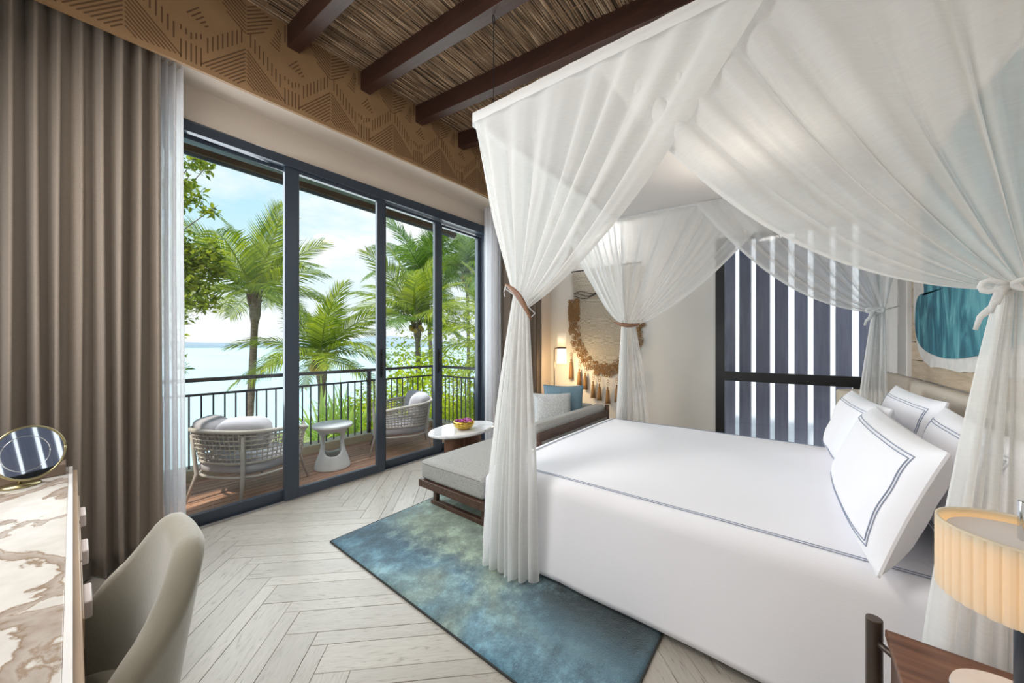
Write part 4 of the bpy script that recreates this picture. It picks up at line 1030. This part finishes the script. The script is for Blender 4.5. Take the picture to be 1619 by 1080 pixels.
# ------------------------------------------------------------------ desk, mirror, leather box
dk = thing('desk', 'marble-topped desk with oak edge and tab pulls beside the taupe curtain', 'desk', (-.35, 1.8, 0))
dy0, dy1 = .35, 2.78
MB().box(-.72, -.012, dy0, dy1, .728, .75).build('marble_top', M_stone, dk, bevel=.002)
MB().box(-.012, .0, dy0, dy1, .722, .7505).build('white_edge', mat('white_edge', (.85, .83, .82), .3), dk)
MB().box(-.72, .014, dy0, dy1+.01, .64, .727).build('oak_apron', M_oaktrim, dk, bevel=.003)
for yy in (2.17, 1.80, 1.45):
    dr = MB().box(.0, .017, yy-.17, yy+.17, .645, .718).build('drawer', M_oaktrim, dk, bevel=.002)
    MB().box(.014, .032, yy-.055, yy+.055, .655, .70).build('drawer_pull', M_pinkpull, dr, bevel=.004)
for (x, y) in ((-.05, dy0+.05), (-.67, dy0+.05), (-.05, dy1-.05), (-.67, dy1-.05)):
    MB().box(x-.025, x+.025, y-.025, y+.025, 0, .64).build('leg', M_oaktrim, dk, bevel=.003)
bxx = thing('leather_box', 'brown leather vanity box at the curtain end of the desk', 'box', (-.3, 2.7, .7505))
MB().box(-.60, -.02, 2.62, 2.74, .7505, .80).build('box_body', M_brownbox, bxx, bevel=.003)
MB().box(-.60, -.035, 2.70, 2.74, .80, .885).build('box_lid', M_brownbox, bxx, bevel=.003)
mr_ = thing('vanity_mirror', 'round brass-rimmed vanity mirror tilted on the desk', 'mirror', (-.13, 2.45, .751))
mc = Vector((-.112, 2.50, .897)); nd = (Vector((.25, .6, 1.50)) - mc).normalized(); nd = (Vector((.953, -1.4, .24))).normalized()
qm = nd.to_track_quat('Z', 'Y').to_matrix().to_4x4(); MM = Matrix.Translation(mc) @ qm
def disc(r, z0, z1, n=48):
    mb = MB(); mb.lathe([(0, z0), (r, z0), (r, z1), (0, z1)], n=n); mb.v = [tuple(MM @ Vector(v)) for v in mb.v]; return mb
disc(.110, -.006, -.001).build('back_plate', M_brass, mr_)
disc(.106, 0, .0012).build('mirror_glass', M_mirror, mr_)
rm_ = MB().tube([MM @ Vector((.109*math.cos(a), .109*math.sin(a), .001)) for a in [i*2*PI/48 for i in range(49)]], .0045, 8); rm_.build('rim', M_brass, mr_, smooth=True)
ri = MB().tube([MM @ Vector((.072*math.cos(a)-.012, .072*math.sin(a), .0022)) for a in [i*2*PI/48 for i in range(49)]], .0010, 6); ri.build('inner_ring', M_chrome, mr_, smooth=True)
MB().tube([mc - nd*.006, mc - nd*.03 + Vector((0, 0, -.06)), (-.14, 2.56, .765)], .007, 8).lathe([(0, 0), (.055, 0), (.055, .008), (0, .012)], (-.14, 2.56, .751), 28).build('stand', M_brass, mr_, smooth=True)

# ------------------------------------------------------------------ desk chair
dc = thing('desk_chair', 'olive-taupe upholstered tub chair tucked in at the marble desk', 'chair', (-.08, 1.30, 0))
CXc, CYc = -.10, 1.315
def shell(u, v, off):
    th = (u - .5)*2*math.radians(128)            # 0 is the middle of the back (+X)
    x, y = superell(th, .285 + off, .245 + off, 3.0)
    k = abs(u-.5)*2
    def ss(a, b, t): t = max(0, min(1, (t-a)/(b-a))); return t*t*(3-2*t)
    topz_ = .825 - .175*ss(.16, .46, k) - .12*ss(.40, .58, k)
    z = .30 + (topz_ - .30)*v
    fl = .80 + .20*v + .03*v*v                             # flares outward as it rises
    return Vector((CXc + x*fl, CYc + y*fl, z))
sh_ = MB(); NU_, NV_ = 60, 18
def closed(u, w):     # w 0..1 runs up the outside, over the rim and down the inside
    if w < .45: return shell(u, w/.45, .030)
    if w > .55: return shell(u, (1-w)/.45, -.030)
    a = (w-.45)/.10*PI; p = shell(u, 1, .030*math.cos(a)); p.z += .030*math.sin(a); return p
sh_.grid(closed, NU_, 50)
for u in (0, 1):      # close the two arm ends
    ring = [closed(u, w/50) for w in range(51)]; sh_.add(ring, [tuple(range(51))])
sh_.build('back_shell', M_chairfab, dc, smooth=True)
cushion_box(CXc-.26, CXc+.19, CYc-.20, CYc+.20, .33, .45, pillow=.015).build('seat', M_chairfab, dc, smooth=True)
for (x, y) in ((-.20, -.17), (-.20, .17), (.17, -.15), (.17, .15)):
    MB().tube([(CXc+x, CYc+y, .34), (CXc+x*1.15, CYc+y*1.15, 0)], [.018, .010], 10).build('leg', M_walnut, dc, smooth=True)

# ------------------------------------------------------------------ outside: sea, hills, terrain, plants
SEA = -9
struct(MB().box(-3000, 6000, 14, 6000, SEA-.5, SEA).build('sea', M_sea))
hl = MB(); pts = []
for i in range(61):
    az = math.radians(38.7 + 62 - i*1.4); R = 1500
    h = max(0, 60*(.5 + .5*math.sin(i*.23 + 1))*(.6 + .8*noise.noise(Vector((i*.18, 0, 0)))) + 14)
    pts.append((R*math.cos(az), R*math.sin(az), SEA + 8 + h*.62))
n = len(pts)
hl.add([(x, y, SEA) for x, y, z in pts] + pts + [(x*1.25, y*1.25, SEA) for x, y, z in pts], [(i, i+1, n+i+1, n+i) for i in range(n-1)] + [(n+i, n+i+1, 2*n+i+1, 2*n+i) for i in range(n-1)])
struct(hl.build('hills', M_hill, smooth=True))
def terr(u, v):
    x = -12 + 62*u; y = 5.1 + 34*v
    h = SEA - .6 + 5.6*(1/(1 + math.exp(-(x - 5.2 - .1*y)*.9)))*max(0, 1 - v*.55) + .35*noise.noise(Vector((x*.4, y*.4, 0))) + max(0, 1.2 - (y-5)*.35)
    return (x, y, h)
struct(MB().grid(terr, 60, 40).build('terrain', M_ground, smooth=True))

C_, S_ = math.cos(AZ), math.sin(AZ)
def WP(px, py, d):            # real-world spot sighted at that bearing and distance
    r = (px-809.5)/FPX*d; return Vector((C_*d + S_*r, S_*d - C_*r, 1.35 - (py-HY)/FPX*d))
def frond_mesh(seed, L=2.8, droop=1.0, nleaf=42, m=None, wid=1.0):
    rnd = random.Random(seed); mb = MB()
    def rach(t): return Vector((L*(t - .12*t*t*droop), .06*math.sin(seed + t*2)*t, L*(.34*t - .50*droop*t*t*t**.2)))
    mb.cur = 0; mb.tube([rach(i/14) for i in range(15)], [.028*(1-.85*i/14) for i in range(15)], 5)
    for i in range(nleaf):
        t = .10 + .90*i/(nleaf-1); p = rach(t); d = (rach(min(1, t+.02)) - rach(t-.02)).normalized()
        side0 = d.cross(Vector((0, 0, 1))).normalized(); up = side0.cross(d).normalized()
        ll = (.30 + .62*math.sin(PI*min(1, t*.93 + .06))**.8)*L/2.8*rnd.uniform(.85, 1.1)
        for sg in (-1, 1):
            q = (side0*sg*(.92 - .35*t) + d*(.42 + .55*t) + up*rnd.uniform(.05, .22)).normalized()
            w = .030*wid*L/2.8
            P0 = p; P1 = p + q*ll*.5 + Vector((0, 0, -.04*ll)); P2 = p + q*ll*.95 + Vector((0, 0, -(.26 + rnd.uniform(0, .14))*ll*droop))
            nn = d*w
            mb.add([P0 - nn*.6, P0 + nn*.6, P1 + nn, P1 - nn, P2], [(0, 1, 2, 3), (3, 2, 4)])
    return mb.mesh('frond', m or M_frond)
FR = [frond_mesh(s, droop=dr) for s, dr in ((1, .55), (2, .85), (3, 1.15), (4, .75))]
FRD = [frond_mesh(s+10, droop=dr, m=M_frondd) for s, dr in ((1, .6), (2, .9), (3, 1.2))]
def palm(label, crown, base, nf, scale, seed, meshes, coco=True, rt=.11, only=None):
    rnd = random.Random(seed); crown = Vector(crown); base = Vector(base)
    t = thing('palm_tree', label, 'palm tree', base)
    n = 46; P = []; R = []
    for i in range(n+1):
        s = i/n; p = base.lerp(crown, s); bend = math.sin(PI*s*.9)*.18; p += Vector((bend*.6, -bend*.3, 0)); P.append(p); R.append(rt*scale*(1.25 - .45*s)*(1 + .05*(i % 2)) + (.05 if i > n-3 else 0))
    MB().tube(P, R, 10).build('trunk', M_trunk, t, smooth=True)
    bm_ = MB()
    for k in range(16):
        a = k*2.4; z = crown.z - .28 + .022*k
        bm_.tube([crown + Vector((.09*math.cos(a)*scale, .09*math.sin(a)*scale, -.30 + .02*k)), crown + Vector((.20*math.cos(a)*scale, .20*math.sin(a)*scale, -.05 + .02*k))], [.055*scale, .02*scale], 5)
    bm_.build('crown_boots', M_boot, t, smooth=True)
    if coco:
        for k in range(7):
            a = k*.9 + seed; c = crown + Vector((.20*math.cos(a)*scale, .20*math.sin(a)*scale, -.12 - .07*(k % 3)))
            MB().lathe([(0, -.09), (.045, -.075), (.075, -.02), (.072, .03), (.04, .08), (0, .09)], c, 10).build('coconut', M_coco, t, smooth=True)
    for k in range(nf):
        az = k*2.39996 + rnd.uniform(-.2, .2); f = k/(nf-1); el = math.radians(66 - 92*f + rnd.uniform(-7, 7))
        me = meshes[min(len(meshes)-1, int(f*len(meshes)*.999))]
        o = D.objects.new('frond', me); COL.objects.link(o); o.parent = t; o.matrix_parent_inverse = parent_inv(t)
        sc = scale*rnd.uniform(.85, 1.08)
        M = Matrix.Translation(crown + Vector((0, 0, .10*scale))) @ Matrix.Rotation(az, 4, 'Z') @ Matrix.Rotation(-el, 4, 'Y') @ Matrix.Rotation(rnd.uniform(-.5, .5), 4, 'X') @ Matrix.Scale(sc, 4)
        o.matrix_basis = M
    return t
gz = lambda x, y: SEA + 3
def bp(px, py, d, z): p = WP(px, py, d); return (p.x, p.y, z)
palm('tall coconut palm with bare leaning trunk seen through the first glass door', WP(402, 470, 10), bp(352, 670, 10.2, -9), 22, .92, 5, FR, coco=False)
palm('low coconut palm with yellow coconuts just above the handrail, behind the stool table', WP(505, 572, 9), bp(508, 700, 9, -9), 20, .80, 12, FR)
palm('bushy coconut palm with dark green crown in the third glass door', WP(658, 512, 12.5), bp(655, 700, 12.5, -7), 24, .98, 21, FR + FRD[:1])
palm('high coconut palm behind the bushy one in the third glass door', WP(672, 440, 17), bp(690, 700, 17, -7), 22, 1.15, 31, FRD, rt=.09)
palm('slender coconut palm standing in the narrowest glass door', WP(737, 435, 16), bp(737, 700, 16, -7), 22, 1.0, 41, FRD, rt=.08)
palm('coconut palm whose pale fronds arch over the side railing', WP(800, 555, 9.5), bp(810, 700, 9.5, -7), 18, .85, 52, FR)
# broadleaf tree reaching in from the window side
def leaf_cluster(mb, c, r, n, size, rnd, flat=1.0):
    for _ in range(n):
        d = Vector((rnd.gauss(0, 1), rnd.gauss(0, 1), rnd.gauss(0, 1)*flat)); d = d.normalized()*r*rnd.random()**.5
        p = c + d; a = rnd.uniform(0, 2*PI); tl_ = rnd.uniform(-.9, .9)
        M = Matrix.Translation(p) @ Matrix.Rotation(a, 4, 'Z') @ Matrix.Rotation(tl_, 4, 'Y') @ Matrix.Rotation(rnd.uniform(-.8, .8), 4, 'X')
        s = size*rnd.uniform(.7, 1.3)
        mb.add([M @ Vector(q) for q in ((0, 0, 0), (s*.45, -s*.24, s*.04), (s, 0, -s*.06), (s*.45, s*.24, s*.04))], [(0, 1, 2, 3)])
rnd = random.Random(77)
bt_ = thing('broadleaf_tree', 'green and yellow broadleaf tree reaching in beside the sheer curtain', 'tree', WP(150, 700, 8))
origin = WP(150, 480, 7.6); lf = MB(); br = MB()
br.tube([(origin.x-.2, origin.y, SEA+1), (origin.x, origin.y, -3), origin], [.22, .16, .10], 8)
for (px, py, r, n) in ((285, 240, .22, 50), (305, 255, .22, 55), (325, 265, .16, 40), (290, 290, .22, 60), (310, 310, .22, 55), (330, 335, .14, 35), (285, 325, .22, 50),
                       (290, 395, .40, 240), (310, 420, .42, 260), (335, 400, .25, 110), (300, 455, .46, 260), (290, 485, .38, 170), (345, 430, .22, 80), (330, 480, .22, 80), (290, 430, .45, 240), (265, 300, .5, 160), (255, 430, .7, 300), (283, 565, .12, 22), (280, 545, .10, 14), (288, 582, .10, 16), (240, 520, .5, 120)):
    c = WP(px, py, 7 + rnd.uniform(-.3, .3)); leaf_cluster(lf, c, r, int(n*1.5), .13, rnd)
    m_ = origin.lerp(c, .5) + Vector((0, 0, .12)); br.tube([origin, m_, c, c + (c-m_)*.15], [.03, .016, .007, .003], 5)
br.build('branches', M_branch, bt_, smooth=True); q = lf.build('foliage', M_leaf, bt_); q['kind'] = 'stuff'
# shrubs and undergrowth past the railing
def shrub(label, spots, m, size, cat='shrub', name='shrub'):
    c0_ = WP(*spots[0][:3]); t = thing(name, label, cat, (c0_.x, c0_.y, -5)); mb = MB(); sm = MB()
    for (px, py, d, r, n) in spots:
        c = WP(px, py, d); leaf_cluster(mb, c, r, n, size, rnd, .8); sm.tube([(c0_.x, c0_.y, -7), ((c.x+c0_.x)/2, (c.y+c0_.y)/2, -3), c], [.06, .03, .008], 5)
    sm.build('stems', M_branch, t, smooth=True); q = mb.build('foliage', m, t); q['kind'] = 'stuff'; return t
shrub('lime green shrub filling the gap below the bushy palm', [(628, 640, 8.5, .8, 900), (660, 600, 9, .7, 600), (610, 690, 8, .8, 800), (680, 660, 8.5, .8, 900), (640, 720, 7.5, .8, 700)], M_lime, .14)
shrub('yellow-green tree crown glimpsed between the two far palms', [(700, 520, 13, .8, 300), (640, 560, 13, .9, 350), (720, 590, 12, 1.0, 500), (760, 560, 12, .9, 400), (745, 500, 14, .9, 300), (690, 575, 12, .8, 400)], M_lime, .16, 'tree', 'broadleaf_tree')
shrub('lime undergrowth seen through the side railing in the narrowest door', [(720, 650, 8.5, .7, 800), (750, 680, 8, .8, 800), (770, 640, 8.5, .8, 700), (735, 700, 7.5, .7, 600), (790, 690, 8, .8, 500)], M_lime, .13)
shrub('bright green undergrowth behind the stool table below the handrail', [(560, 660, 8.5, .55, 500), (590, 640, 9, .6, 500), (575, 700, 8, .6, 500), (535, 715, 8, .5, 300)], M_lime, .13)
pg = thing('screw_pine', 'strap-leaved pandanus clump spiking up behind the stool table', 'plant', WP(530, 760, 7.2)); mb = MB(); c = WP(530, 700, 7.2)
for i in range(230):
    a = rnd.uniform(0, 2*PI); el = rnd.uniform(.25, 1.45); L = rnd.uniform(.7, 1.35); o_ = c + Vector((rnd.uniform(-.35, .35), rnd.uniform(-.35, .35), rnd.uniform(-.3, .35)))
    d = Vector((math.cos(a)*math.cos(el), math.sin(a)*math.cos(el), math.sin(el))); s = d.cross(Vector((0, 0, 1))).normalized()*.020
    p1 = o_ + d*L*.55; p2 = o_ + d*L + Vector((0, 0, -.28*L*math.cos(el)))
    mb.add([o_-s, o_+s, p1+s, p1-s, p2], [(0, 1, 2, 3), (3, 2, 4)])
q = mb.build('strap_leaves', M_grass, pg); q['kind'] = 'stuff'
MB().tube([(c.x, c.y, -7), (c.x, c.y, c.z-.2)], [.12, .09], 8).build('stem', M_trunk, pg)
print('planks', nplank, 'objects', len(D.objects))
